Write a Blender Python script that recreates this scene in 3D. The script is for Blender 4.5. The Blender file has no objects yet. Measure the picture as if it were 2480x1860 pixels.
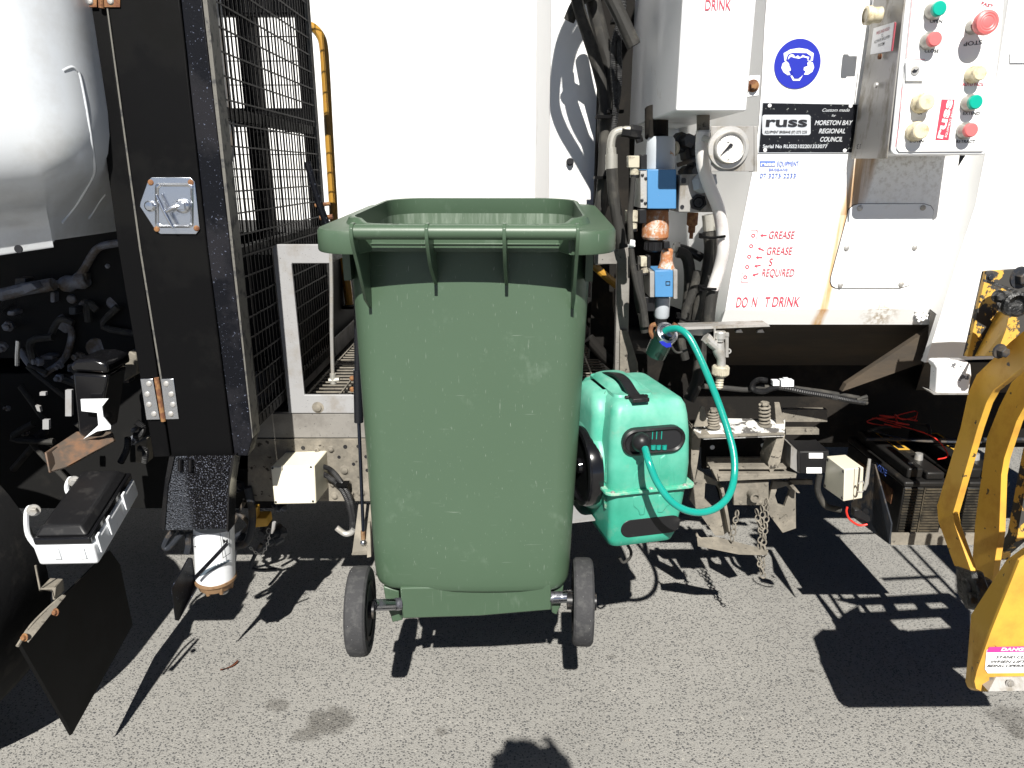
import bpy, bmesh, math, random
from mathutils import Vector, Matrix, Quaternion
random.seed(7)
C = bpy.context.scene.collection
R = math.radians
# ------------------------------------------------------------------ camera, sky, sun, exposure
F, PITCH, H = 1720.0, R(16.64), 1.5          # focal length in photo pixels (photo 2480 x 1860)
FW = Vector((0, math.cos(PITCH), -math.sin(PITCH))); UP = Vector((0, math.sin(PITCH), math.cos(PITCH)))
EYE = Vector((0, 0, H))
cd = bpy.data.cameras.new('camera'); cam = bpy.data.objects.new('camera', cd); C.objects.link(cam)
cam.location = EYE; cam.rotation_euler = (math.pi/2 - PITCH, 0, 0)
cd.sensor_width = 36; cd.lens = 36*F/2480; cd.clip_start = .02; cd.clip_end = 500
bpy.context.scene.camera = cam
def ray(px, py): return FW + Vector((1, 0, 0))*((px-1240)/F) + UP*((930-py)/F)
def at(px, py, Y):
    r = ray(px, py); return EYE + r*(Y/r.y)
def atX(px, py, X):
    r = ray(px, py); return EYE + r*(X/r.x)
def atZ(px, py, Z):
    r = ray(px, py); return EYE + r*((Z-H)/r.z)
SUN = ray(1286, 1806).normalized()            # direction the sunlight travels
w = bpy.data.worlds.new("World"); bpy.context.scene.world = w; w.use_nodes = True
nt = w.node_tree; bg = nt.nodes['Background']
sky = nt.nodes.new('ShaderNodeTexSky'); sky.sky_type = 'NISHITA'; sky.sun_disc = False
sky.sun_elevation = math.asin(-SUN.z); sky.sun_rotation = math.atan2(-SUN.x, -SUN.y)
sky.air_density = .25; sky.dust_density = .1; sky.altitude = 800
nt.links.new(sky.outputs[0], bg.inputs[0]); bg.inputs[1].default_value = .05
sl = bpy.data.lights.new('sun', 'SUN'); sl.energy = 5.0; sl.angle = R(.5); sl.color = (1, .965, .9)
so = bpy.data.objects.new('sun', sl); C.objects.link(so); so.rotation_euler = SUN.to_track_quat('-Z', 'Y').to_euler()
so.location = (-1, -6, 7)
vs = bpy.context.scene.view_settings; vs.view_transform = 'Standard'; vs.look = 'None'; vs.gamma = 1; vs.exposure = .85
# ------------------------------------------------------------------ materials
def mk(name, col, rough=.5, metal=0, dirt=None, dscale=9, drange=(.5, .62), bump=0, bscale=60, coat=0, spec=.5,
       dirt2=None, d2scale=60, d2range=(.6, .64), stretch=(1, 1, 1), vary=.12, gloss_dirt=None):
    m = bpy.data.materials.new(name); m.use_nodes = True; n = m.node_tree.nodes; L = m.node_tree.links
    b = n['Principled BSDF']; b.inputs['Roughness'].default_value = rough; b.inputs['Metallic'].default_value = metal
    b.inputs['Coat Weight'].default_value = coat; b.inputs['Specular IOR Level'].default_value = spec
    tc = n.new('ShaderNodeTexCoord'); mp = n.new('ShaderNodeMapping'); L.new(tc.outputs['Object'], mp.inputs[0])
    mp.inputs['Scale'].default_value = stretch
    def noise(s, det=6, r=.6):
        t = n.new('ShaderNodeTexNoise'); t.inputs['Scale'].default_value = s; t.inputs['Detail'].default_value = det
        t.inputs['Roughness'].default_value = r; L.new(mp.outputs[0], t.inputs['Vector']); return t.outputs['Fac']
    def ramp(fac, a, z):
        r = n.new('ShaderNodeMapRange'); r.inputs[1].default_value = a; r.inputs[2].default_value = z; L.new(fac, r.inputs[0]); return r.outputs[0]
    def mix(fac, a, c):
        x = n.new('ShaderNodeMix'); x.data_type = 'RGBA'
        if isinstance(fac, float): x.inputs[0].default_value = fac
        else: L.new(fac, x.inputs[0])
        if isinstance(a, tuple): x.inputs[6].default_value = (*a, 1)
        else: L.new(a, x.inputs[6])
        if isinstance(c, tuple): x.inputs[7].default_value = (*c, 1)
        else: L.new(c, x.inputs[7])
        return x.outputs[2]
    lo = tuple(c*(1-vary) for c in col); hi = tuple(min(.9, c*(1+vary)) for c in col)
    c = mix(noise(5, 8), lo, hi)
    if dirt:
        f = ramp(noise(dscale, 10, .65), *drange); c = mix(f, c, dirt)
        rr = n.new('ShaderNodeMapRange'); rr.inputs[3].default_value = rough; rr.inputs[4].default_value = max(rough, .8) if gloss_dirt is None else gloss_dirt
        L.new(f, rr.inputs[0]); L.new(rr.outputs[0], b.inputs['Roughness'])
    if dirt2:
        f = ramp(noise(d2scale, 4), *d2range); c = mix(f, c, dirt2)
    L.new(c, b.inputs['Base Color'])
    if bump:
        bp = n.new('ShaderNodeBump'); bp.inputs['Strength'].default_value = bump; bp.inputs['Distance'].default_value = .004
        L.new(noise(bscale, 3), bp.inputs['Height']); L.new(bp.outputs[0], b.inputs['Normal'])
    m['mix'] = 0
    return m
M = {}
M['white'] = mk('white_paint', (.8, .8, .79), .35, dirt=(.55, .5, .42), dscale=3, drange=(.62, .8), vary=.03, coat=.3)
M['whitebox'] = mk('white_box_paint', (.75, .76, .77), .35, dirt=(.5, .46, .4), dscale=7, drange=(.6, .75), dirt2=(.3, .28, .25), d2scale=120, d2range=(.74, .76), vary=.04)
M['silver'] = mk('silver_cab_paint', (.66, .69, .72), .3, .12, dirt=(.5, .5, .49), dscale=6, drange=(.5, .8), vary=.05, coat=.6, gloss_dirt=.35)
M['black'] = mk('black_powder_coat', (.0028, .0028, .0031), .5, spec=.09, bump=.08, bscale=500, dirt=(.0045, .0045, .0045), dscale=4)
M['blackworn'] = mk('worn_black_paint', (.004, .0045, .0065), .42, spec=.13, dirt2=(.1, .115, .16), d2scale=190, d2range=(.655, .69), dirt=(.012, .012, .015), dscale=5, bump=.1, bscale=200)
M['edge'] = mk('bare_edge', (.13, .125, .11), .6, .2, dirt=(.06, .06, .06), dscale=40)
M['wire'] = mk('mesh_wire_black', (.004, .004, .005), .5, spec=.15, dirt=(.06, .055, .05), dscale=90, drange=(.62, .66))
M['grey'] = mk('grey_grimy_paint', (.2, .19, .175), .6, dirt=(.11, .1, .09), dscale=9, drange=(.45, .7), dirt2=(.04, .04, .04), d2scale=130, d2range=(.66, .69), bump=.15, bscale=90)
M['greylight'] = mk('light_grey_worn_paint', (.28, .28, .285), .55, dirt=(.2, .18, .155), dscale=8, drange=(.5, .7), dirt2=(.06, .06, .07), d2scale=260, d2range=(.68, .7), bump=.1, bscale=200)
M['grime'] = mk('dirty_chassis_steel', (.15, .137, .115), .8, spec=.2, dirt=(.25, .225, .185), dscale=14, drange=(.42, .66), dirt2=(.04, .035, .03), d2scale=50, d2range=(.62, .68), bump=.4, bscale=120)
M['dark'] = mk('grimy_dark_underbody_and_shade', (.012, .011, .01), .85, spec=.12, dirt=(.03, .025, .02), dscale=7, drange=(.5, .7), bump=.3, bscale=60)  # grimy steel, also the dark sheet and rail that stand in for shade
M['engine'] = mk('dark_engine_metal', (.03, .034, .042), .5, .3, spec=.3, dirt=(.09, .075, .06), dscale=15, drange=(.5, .6), bump=.3, bscale=80)
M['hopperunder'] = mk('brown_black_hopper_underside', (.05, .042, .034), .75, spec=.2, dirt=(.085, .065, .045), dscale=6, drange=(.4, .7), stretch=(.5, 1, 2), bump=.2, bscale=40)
M['chrome'] = mk('zinc_plated_steel', (.62, .64, .68), .25, 1, dirt=(.5, .46, .42), dscale=30, drange=(.6, .8), vary=.08, gloss_dirt=.4)
M['steel'] = mk('galvanised_steel', (.48, .47, .45), .45, .6, dirt=(.3, .27, .22), dscale=35, drange=(.5, .7), bump=.1, bscale=200)
M['alum'] = mk('scuffed_aluminium', (.32, .31, .295), .5, .4, dirt=(.2, .18, .15), dscale=22, drange=(.5, .62), stretch=(1, 1, .4), bump=.1, bscale=90, gloss_dirt=.6)
M['rust'] = mk('rust', (.13, .05, .022), .85, dirt=(.24, .12, .045), dscale=60, drange=(.45, .6), bump=.3, bscale=200)
M['rustcan'] = mk('rusting_solenoid_paint', (.36, .14, .055), .7, dirt=(.48, .46, .42), dscale=26, drange=(.5, .6), dirt2=(.4, .2, .09), d2scale=190, d2range=(.55, .6), bump=.2, bscale=250)
M['greycan'] = mk('grey_solenoid_paint', (.4, .43, .46), .5, dirt=(.35, .2, .1), dscale=30, drange=(.64, .68))
M['blue'] = mk('blue_valve_paint', (.06, .2, .4), .45, dirt=(.05, .1, .16), dscale=14, drange=(.62, .75), dirt2=(.25, .3, .35), d2scale=200, d2range=(.7, .72))
M['rubber'] = mk('black_rubber_hose', (.03, .029, .027), .65, spec=.25, dirt=(.075, .07, .06), dscale=16, drange=(.5, .7), bump=.15, bscale=200)
M['conduit'] = mk('corrugated_conduit', (.012, .012, .013), .4, spec=.35, dirt=(.04, .04, .04), dscale=30)
M['pipegrey'] = mk('grey_plated_fitting', (.4, .39, .35), .45, .5, dirt=(.2, .17, .13), dscale=30, drange=(.5, .7))
M['cream'] = mk('cream_plastic_box', (.72, .68, .55), .4, dirt=(.35, .31, .24), dscale=14, drange=(.62, .8), vary=.04)
M['beige'] = mk('beige_connector_plastic', (.42, .39, .3), .5, dirt=(.2, .17, .13), dscale=40)
M['bin'] = mk('green_bin_plastic', (.062, .098, .064), .42, vary=.05, bump=.03, bscale=300)
M['binwear'] = M['bin']
M['tyre'] = mk('grey_rubber_tyre', (.042, .042, .044), .8, spec=.2, dirt=(.065, .065, .065), dscale=40, dirt2=(.4, .4, .4), d2scale=190, d2range=(.7, .72), bump=.3, bscale=200)
M['hub'] = mk('black_plastic_hub', (.01, .01, .011), .4, spec=.3, dirt=(.08, .07, .06), dscale=20)
M['reel'] = mk('faded_sunlit_green_plastic', (.03, .3, .19), .45, dirt=(.16, .5, .38), dscale=5, drange=(.45, .78), gloss_dirt=.55, vary=.08, dirt2=(.03, .2, .13), d2scale=90, d2range=(.74, .78))
M['reelseam'] = mk('green_plastic_flange', (.06, .36, .24), .5, dirt=(.3, .42, .33), dscale=30)
M['hose'] = mk('teal_braided_hose', (.006, .25, .2), .25, coat=.4, vary=.05, bump=.12, bscale=420)
M['blackplastic'] = mk('black_plastic', (.010, .010, .011), .4, spec=.3, dirt=(.035, .033, .031), dscale=20, drange=(.55, .8))
M['glossblack'] = mk('glossy_black_plastic', (.006, .006, .007), .14, dirt=(.02, .018, .017), dscale=14, drange=(.68, .85))
M['yellow'] = mk('yellow_lifter_paint', (.6, .345, .045), .45, dirt=(.44, .22, .03), dscale=9, drange=(.48, .7), dirt2=(.06, .045, .03), d2scale=38, d2range=(.675, .69), vary=.06)
M['yellowworn'] = mk('chipped_yellow_paint', (.6, .35, .06), .5, dirt=(.04, .038, .035), dscale=14, drange=(.5, .515), vary=.08)
M['greaseblack'] = mk('black_grease', (.01, .01, .01), .3, dirt=(.05, .05, .05), dscale=40, bump=1, bscale=120)
M['yellowrail'] = mk('yellow_handrail_paint', (.34, .18, .022), .4, dirt=(.3, .12, .03), dscale=30, drange=(.62, .7))
M['whitehose'] = mk('white_hose', (.7, .68, .66), .55, dirt=(.5, .36, .34), dscale=14, drange=(.55, .75))
M['whiteplastic'] = mk('white_plastic', (.72, .74, .76), .35, dirt=(.4, .38, .34), dscale=18, drange=(.6, .75), vary=.04)
M['blackcan'] = mk('battery_black', (.012, .0115, .011), .4, spec=.3, dirt=(.05, .04, .028), dscale=14, drange=(.52, .68))
M['redwire'] = mk('red_wire', (.6, .03, .02), .4)
M['red'] = mk('red_sign_ink', (.5, .05, .085), .5, vary=.2)
M['blueink'] = mk('blue_sign_ink', (.006, .016, .33), .45, vary=.05)
M['ltblueink'] = mk('pale_blue_sign_ink', (.07, .14, .5), .5)
M['ink'] = mk('black_sign_ink', (.012, .012, .014), .4)
M['plate'] = mk('black_engraved_plate', (.006, .0065, .009), .35, spec=.3, dirt2=(.3, .32, .3), d2scale=150, d2range=(.66, .72))
M['platewhite'] = mk('bare_engraved_metal', (.7, .72, .74), .35, .5)
M['decal'] = mk('white_decal', (.8, .8, .8), .4, dirt=(.6, .5, .42), dscale=20, drange=(.62, .75), vary=.02)
M['pink'] = mk('faded_pink_decal', (.6, .04, .25), .45)
M['butgreen'] = mk('green_button_plastic', (0, .33, .24), .35)
M['butred'] = mk('faded_red_button_plastic', (.62, .14, .14), .4)
M['butcream'] = mk('cream_button_plastic', (.62, .55, .38), .35, dirt=(.4, .33, .2), dscale=60)
M['butbezel'] = mk('button_bezel', (.35, .34, .31), .35, .4)
M['glass'] = mk('gauge_dial_white', (.72, .7, .66), .3)
M['leaf'] = mk('brown_dead_leaf', (.18, .06, .03), .7)
M['skin'] = mk('skin', (.5, .28, .2), .5)
M['shirt'] = mk('navy_shirt_cloth', (.03, .05, .12), .8, bump=.2)
M['trousers'] = mk('dark_trouser_cloth', (.05, .05, .055), .85, bump=.2)
M['hair'] = mk('brown_hair', (.05, .03, .02), .6)
M['flap'] = mk('black_rubber_and_bay_shade', (.006, .006, .006), .7, spec=.2, dirt=(.012, .011, .01), dscale=6)  # rubber, and the near-black colour that paints shade on the engine boxes
M['tyreblack'] = mk('black_truck_tyre', (.012, .012, .0125), .8, spec=.2, dirt=(.03, .028, .026), dscale=9, bump=.2)
M['rustsheet'] = mk('rust_streaked_steel', (.09, .07, .055), .5, .2, dirt=(.2, .1, .05), dscale=16, drange=(.45, .65))
M['rustbase'] = mk('brassy_rust', (.28, .17, .09), .6, .3, dirt=(.14, .07, .03), dscale=40, drange=(.5, .65))
M['bluegrey'] = mk('grey_blue_print', (.09, .12, .15), .4)
M['strut'] = mk('gas_strut_black', (.008, .009, .012), .2)
M['strutrod'] = mk('gas_strut_rod', (.05, .06, .09), .12, .9)
M['redlid'] = mk('faded_red_brown_lid', (.28, .1, .07), .5)
M['sleeve'] = mk('dark_green_sleeve', (.008, .03, .022), .25)
M['axlesteel'] = mk('bright_axle_steel', (.4, .41, .44), .2, 1, dirt=(.12, .12, .14), dscale=20, drange=(.5, .6))
M['chipwhite'] = mk('chipped_white_paint', (.8, .8, .8), .4, dirt=(.12, .12, .13), dscale=26, drange=(.6, .615), vary=.02)
M['bininner'] = mk('streaked_inner_bin_plastic', (.075, .115, .075), .6, dirt=(.19, .24, .19), dscale=9, drange=(.45, .72), stretch=(6, 6, .6), dirt2=(.22, .25, .21), d2scale=40, d2range=(.66, .72))  # paler and greyer than the outer plastic, with vertical streaks
M['ribdust'] = mk('dusty_battery_ribs', (.022, .02, .016), .6, spec=.2, dirt=(.075, .062, .042), dscale=20, drange=(.45, .62))
M['mountwhite'] = mk('worn_white_mount_paint', (.62, .61, .58), .6, dirt=(.09, .085, .08), dscale=22, drange=(.52, .56))
M['gritstone'] = mk('grit_stone', (.16, .15, .135), .9, dirt=(.4, .37, .33), dscale=300, drange=(.5, .6))
M['dusty'] = mk('dusty_engine_metal', (.17, .18, .21), .5, .3, dirt=(.1, .08, .06), dscale=15, drange=(.45, .6), bump=.3, bscale=80)
M['padlockred'] = mk('orange_letter_ink', (.6, .25, .02), .5)

def nodes_of(m): return m.node_tree.nodes, m.node_tree.links, m.node_tree.nodes['Principled BSDF']
class NB:                                      # tiny node helper used by the hand-made materials below
    def __init__(s, m): s.n, s.L, s.b = nodes_of(m)
    def put(s, sock, v):
        if isinstance(v, (int, float)): sock.default_value = v
        elif isinstance(v, tuple): sock.default_value = (*v, 1) if len(v) == 3 and sock.type == 'RGBA' else v
        else: s.L.new(v, sock)
    def math(s, op, a, b=0.0, c=0.0, clamp=False):
        x = s.n.new('ShaderNodeMath'); x.operation = op; x.use_clamp = clamp
        s.put(x.inputs[0], a); s.put(x.inputs[1], b); s.put(x.inputs[2], c); return x.outputs[0]
    def mix(s, f, a, b, mode='MIX'):
        x = s.n.new('ShaderNodeMix'); x.data_type = 'RGBA'; x.blend_type = mode
        s.put(x.inputs[0], f); s.put(x.inputs[6], a); s.put(x.inputs[7], b); return x.outputs[2]
    def rng(s, v, a, b, c=0.0, d=1.0):
        x = s.n.new('ShaderNodeMapRange'); s.put(x.inputs[0], v)
        for i, q in enumerate((a, b, c, d)): x.inputs[i+1].default_value = q
        return x.outputs[0]
    def obj(s, scale=(1, 1, 1), rot=(0, 0, 0)):
        t = s.n.new('ShaderNodeTexCoord'); mp = s.n.new('ShaderNodeMapping'); s.L.new(t.outputs['Object'], mp.inputs[0])
        mp.inputs['Scale'].default_value = scale; mp.inputs['Rotation'].default_value = rot; return mp.outputs[0]
    def xyz(s, v):
        x = s.n.new('ShaderNodeSeparateXYZ'); s.L.new(v, x.inputs[0]); return x.outputs
    def noise(s, v, sc, det=4, r=.55, dist=0):
        x = s.n.new('ShaderNodeTexNoise'); s.L.new(v, x.inputs['Vector']); x.inputs['Scale'].default_value = sc
        x.inputs['Detail'].default_value = det; x.inputs['Roughness'].default_value = r; x.inputs['Distortion'].default_value = dist; return x.outputs['Fac']
    def vor(s, v, sc, feat='F1', rnd=1):
        x = s.n.new('ShaderNodeTexVoronoi'); x.feature = feat; s.L.new(v, x.inputs['Vector']); x.inputs['Scale'].default_value = sc
        x.inputs['Randomness'].default_value = rnd; return x.outputs
    def bump(s, h, strength, dist):
        x = s.n.new('ShaderNodeBump'); x.inputs['Strength'].default_value = strength; x.inputs['Distance'].default_value = dist
        s.L.new(h, x.inputs['Height']); s.L.new(x.outputs[0], s.b.inputs['Normal'])
# --- bin plastic: long scratches and scuffs
q = NB(M['bin'])
v = q.obj()
base = q.mix(q.noise(v, 3, 6), (.048, .082, .05), (.056, .095, .058))
scuff = q.math('MULTIPLY', q.rng(q.noise(v, 7, 8, .7), .57, .8), q.rng(q.noise(q.obj((1, 1, .5)), 60, 4), .45, .7))
base = q.mix(q.math('MULTIPLY', scuff, .8), base, (.16, .21, .165))
for i, (sc, rot, th) in enumerate((((420, 420, 6), (0, 0, 0), .755), ((360, 360, 9), (0, .5, 0), .765), ((9, 9, 480), (0, .12, 0), .77), ((340, 340, 12), (0, -.8, 0), .77))):
    s_ = q.rng(q.noise(q.obj(sc, rot), 1, 2), th-.03, th)
    base = q.mix(q.math('MULTIPLY', s_, .6), base, (.24, .28, .24))
q.L.new(base, q.b.inputs['Base Color'])
q = NB(M['reel']); v = q.obj(); X_ = q.xyz(v)
base = q.mix(q.rng(q.noise(v, 7, 6, .65), .35, .68), (.016, .23, .15), (.045, .33, .23))
sunlit_fade = q.math('MULTIPLY', q.rng(X_['Z'], .12, .42), q.rng(q.noise(v, 9, 7, .6), .3, .62))  # fading plus sunlight painted into the colour, paler towards the top
base = q.mix(q.math('MULTIPLY', sunlit_fade, .4), base, (.34, .62, .52))
base = q.mix(q.math('MULTIPLY', q.rng(q.noise(v, 26, 8, .7), .56, .7), .5), base, (.16, .3, .22))
base = q.mix(q.math('MULTIPLY', q.rng(q.noise(q.obj((90, 90, 5)), 1, 2), .7, .73), .5), base, (.4, .6, .5))
q.L.new(base, q.b.inputs['Base Color'])
# --- step plate with glittering grip coat
M['grip'] = mk('coarse_grip_coating', (.03, .03, .034), .25)
q = NB(M['grip']); v = q.obj()
vo = q.vor(v, 260)
gx = q.xyz(v)['X']; wl = q.rng(gx, at(445, 1200, 1.7).x, at(462, 1200, 1.7).x, 1, 0)
gc_ = q.mix(q.rng(q.noise(v, 230, 2), .57, .63), (.008, .008, .01), (.14, .15, .19)); q.L.new(q.mix(q.math('MULTIPLY', wl, q.rng(q.noise(v, 200, 3), .35, .6)), gc_, (.1, .11, .13)), q.b.inputs['Base Color'])
q.bump(vo['Distance'], 1, .012)
# --- painted engraved plates etc. keep default
# --- hopper panel white with rust run and grime (object coordinates: root at origin)
def line_mask(q, x, z, x0, z0, x1, z1, wd):
    # 1 on the line from (x0,z0) to (x1,z1)
    k = (x1-x0)/(z1-z0)
    dx = q.math('ABSOLUTE', q.math('SUBTRACT', x, q.math('MULTIPLY_ADD', q.math('SUBTRACT', z, z0), k, x0)))
    m = q.rng(dx, wd*.35, wd, 1, 0)
    return q.math('MULTIPLY', m, q.math('MULTIPLY', q.rng(z, min(z0, z1)-.002, min(z0, z1)), q.rng(z, max(z0, z1), max(z0, z1)+.01, 1, 0)))
M['hopper'] = mk('white_hopper_paint', (.8, .8, .79), .35, vary=.02)
q = NB(M['hopper']); v = q.obj(); X = q.xyz(v)
YP = 1.9
a_ = at(2082, 380, YP); b_ = at(1985, 790, YP); c_ = at(2108, 380, YP); e_ = at(2060, 520, YP)
wob = q.math('MULTIPLY', q.math('SUBTRACT', q.noise(q.obj((8, 8, 2)), 3, 3), .5), .02)
xw = q.math('ADD', X['X'], wob)
m1 = line_mask(q, xw, X['Z'], a_.x, a_.z, b_.x, b_.z, .019)
m2 = line_mask(q, xw, X['Z'], c_.x, c_.z, e_.x, e_.z, .03)
streak = q.rng(q.noise(q.obj((60, 60, 3)), 1, 4), .3, .6)
colr = q.mix(q.noise(v, 40, 4), (.42, .2, .06), (.62, .42, .2))
base = q.mix(q.rng(q.noise(v, 3, 8), .62, .85), (.8, .8, .79), (.6, .56, .48))
base = q.mix(q.math('MULTIPLY', m1, q.rng(streak, 0, 1, .45, .95)), base, colr)
base = q.mix(q.math('MULTIPLY', m2, q.rng(streak, 0, 1, .3, .9)), base, (.3, .17, .07))
g_ = at(2135, 760, YP)
dd = q.math('SQRT', q.math('ADD', q.math('POWER', q.math('SUBTRACT', X['X'], g_.x), 2), q.math('POWER', q.math('SUBTRACT', X['Z'], g_.z), 2)))
gm = q.math('MULTIPLY', q.rng(dd, .015, .06, 1, 0), q.rng(q.noise(v, 90, 5), .4, .6))
base = q.mix(gm, base, (.4, .34, .26))
dz = at(2150, 520, YP).z; ds = at(2150, 385, YP)
gm2 = q.math('MULTIPLY', q.math('MULTIPLY', q.rng(X['Z'], dz-.03, ds.z, 0, 1), q.rng(X['X'], a_.x-.01, a_.x+.02)), q.math('MULTIPLY', q.rng(q.noise(v, 70, 6, .7), .48, .66), q.rng(X['X'], at(2330, 450, YP).x-.03, at(2330, 450, YP).x, 1, 0)))
base = q.mix(q.math('MULTIPLY', gm2, .65), base, (.3, .26, .2))
q.L.new(base, q.b.inputs['Base Color'])
# --- asphalt with exposed stones and oil stains
M['asphalt'] = bpy.data.materials.new('asphalt'); M['asphalt'].use_nodes = True
q = NB(M['asphalt']); v = q.obj()
wv = q.n.new('ShaderNodeVectorMath'); wv.operation = 'ADD'
nz = q.n.new('ShaderNodeTexNoise'); nz.inputs['Scale'].default_value = 130; q.L.new(v, nz.inputs['Vector'])
sc_ = q.n.new('ShaderNodeVectorMath'); sc_.operation = 'SCALE'; sc_.inputs['Scale'].default_value = .006
q.L.new(nz.outputs['Color'], sc_.inputs[0]); q.L.new(v, wv.inputs[0]); q.L.new(sc_.outputs[0], wv.inputs[1]); vw = wv.outputs[0]
vo = q.vor(vw, 140); vs2 = q.vor(vw, 270)
cx = q.xyz(vo['Color']); cx2 = q.xyz(vs2['Color'])
matrix = q.mix(q.noise(v, 160, 6, .7), (.185, .18, .168), (.37, .36, .335))
matrix = q.mix(q.rng(q.noise(v, 1.3, 5), .35, .7), matrix, (.235, .229, .212))
stone = q.mix(cx['Y'], (.06, .062, .068), (.19, .185, .172))
sm = q.math('MULTIPLY', q.rng(vo['Distance'], .30, .44, 1, 0), q.rng(cx['X'], .28, .34))
sm2 = q.math('MULTIPLY', q.rng(vs2['Distance'], .22, .36, 1, 0), q.rng(cx2['X'], .38, .44))
base = q.mix(sm2, matrix, q.mix(cx2['Y'], (.09, .09, .092), (.24, .235, .22)))
base = q.mix(sm, base, stone)
X = q.xyz(v)
def blob(px, py, rx, ry, seed):
    g = atZ(px, py, 0)
    dx = q.math('DIVIDE', q.math('SUBTRACT', X['X'], g.x), rx); dy = q.math('DIVIDE', q.math('SUBTRACT', X['Y'], g.y), ry)
    d = q.math('SQRT', q.math('ADD', q.math('POWER', dx, 2), q.math('POWER', dy, 2)))
    d = q.math('ADD', d, q.math('MULTIPLY', q.math('SUBTRACT', q.noise(v, 22+seed, 6, .7), .5), 1.8))
    return q.math('MULTIPLY', q.rng(d, .6, 1.05, 1, 0), q.rng(q.noise(v, 150, 5, .7), .3, .6, .35, 1))
big = q.noise(v, .9, 6, .6); base = q.mix(q.math('MULTIPLY', q.rng(big, .5, .72), .35), base, (.12, .118, .11))
gn = q.noise(q.obj((1, .25, 1)), 5, 7, .7); base = q.mix(q.math('MULTIPLY', q.rng(gn, .55, .75), .3), base, (.13, .125, .115))
lt = q.noise(v, 60, 3); base = q.mix(q.math('MULTIPLY', q.rng(lt, .62, .72), .35), base, (.5, .48, .43))
for i, (px, py, rx, ry, k) in enumerate(((800, 1745, .075, .06, .75), (670, 1708, .04, .03, .6), (745, 1780, .05, .03, .6), (1068, 1772, .022, .02, .6), (2440, 1735, .07, .05, .55), (2470, 1775, .04, .03, .7), (1480, 1590, .02, .012, .4), (1965, 1625, .012, .008, .7), (1500, 1475, .02, .01, .3))):
    base = q.mix(q.math('MULTIPLY', blob(px, py, rx, ry, i), k), base, (.055, .05, .042))
q.L.new(base, q.b.inputs['Base Color']); q.b.inputs['Roughness'].default_value = .85
q.bump(q.math('ADD', q.math('MULTIPLY', sm, .6), q.noise(v, 250, 4)), .9, .003)

# ------------------------------------------------------------------ mesh helpers
ORG = {}
SPLIT = {'plate_flange', 'guide_recess', 'base_flange', 'axle', 'painted_tabs', 'drill_holes', 'rivet_heads', 'plate_screws', 'block_holes', 'box_screw', 'rail_bolts', 'hole_light_disc',
         'bracket_bolts', 'rusty_bolts', 'flange_screw', 'cable_tie', 'hex_bolt', 'bezel_screw', 'plate_stud', 'side_gusset', 'fuse_box_clip', 'label_sticker', 'hex_nut', 'side_latch',
         'valve_end_plate', 'white_plug', 'frame_rail', 'inner_panel', 'weld_bead', 'rear_fittings', 'engine_fittings', 'wound_hose', 'frame_rods', 'coolant_pipe', 'hook_bar', 'grimy_casting', 'battery_lead', 'terminal', 'rim_ledge', 'black_duct', 'walkway_edge', 'coil_nut', 'rusty_hook', 'yellow_block', 'suspension_parts'}
def rootof(o):
    while o.parent: o = o.parent
    return o
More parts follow.
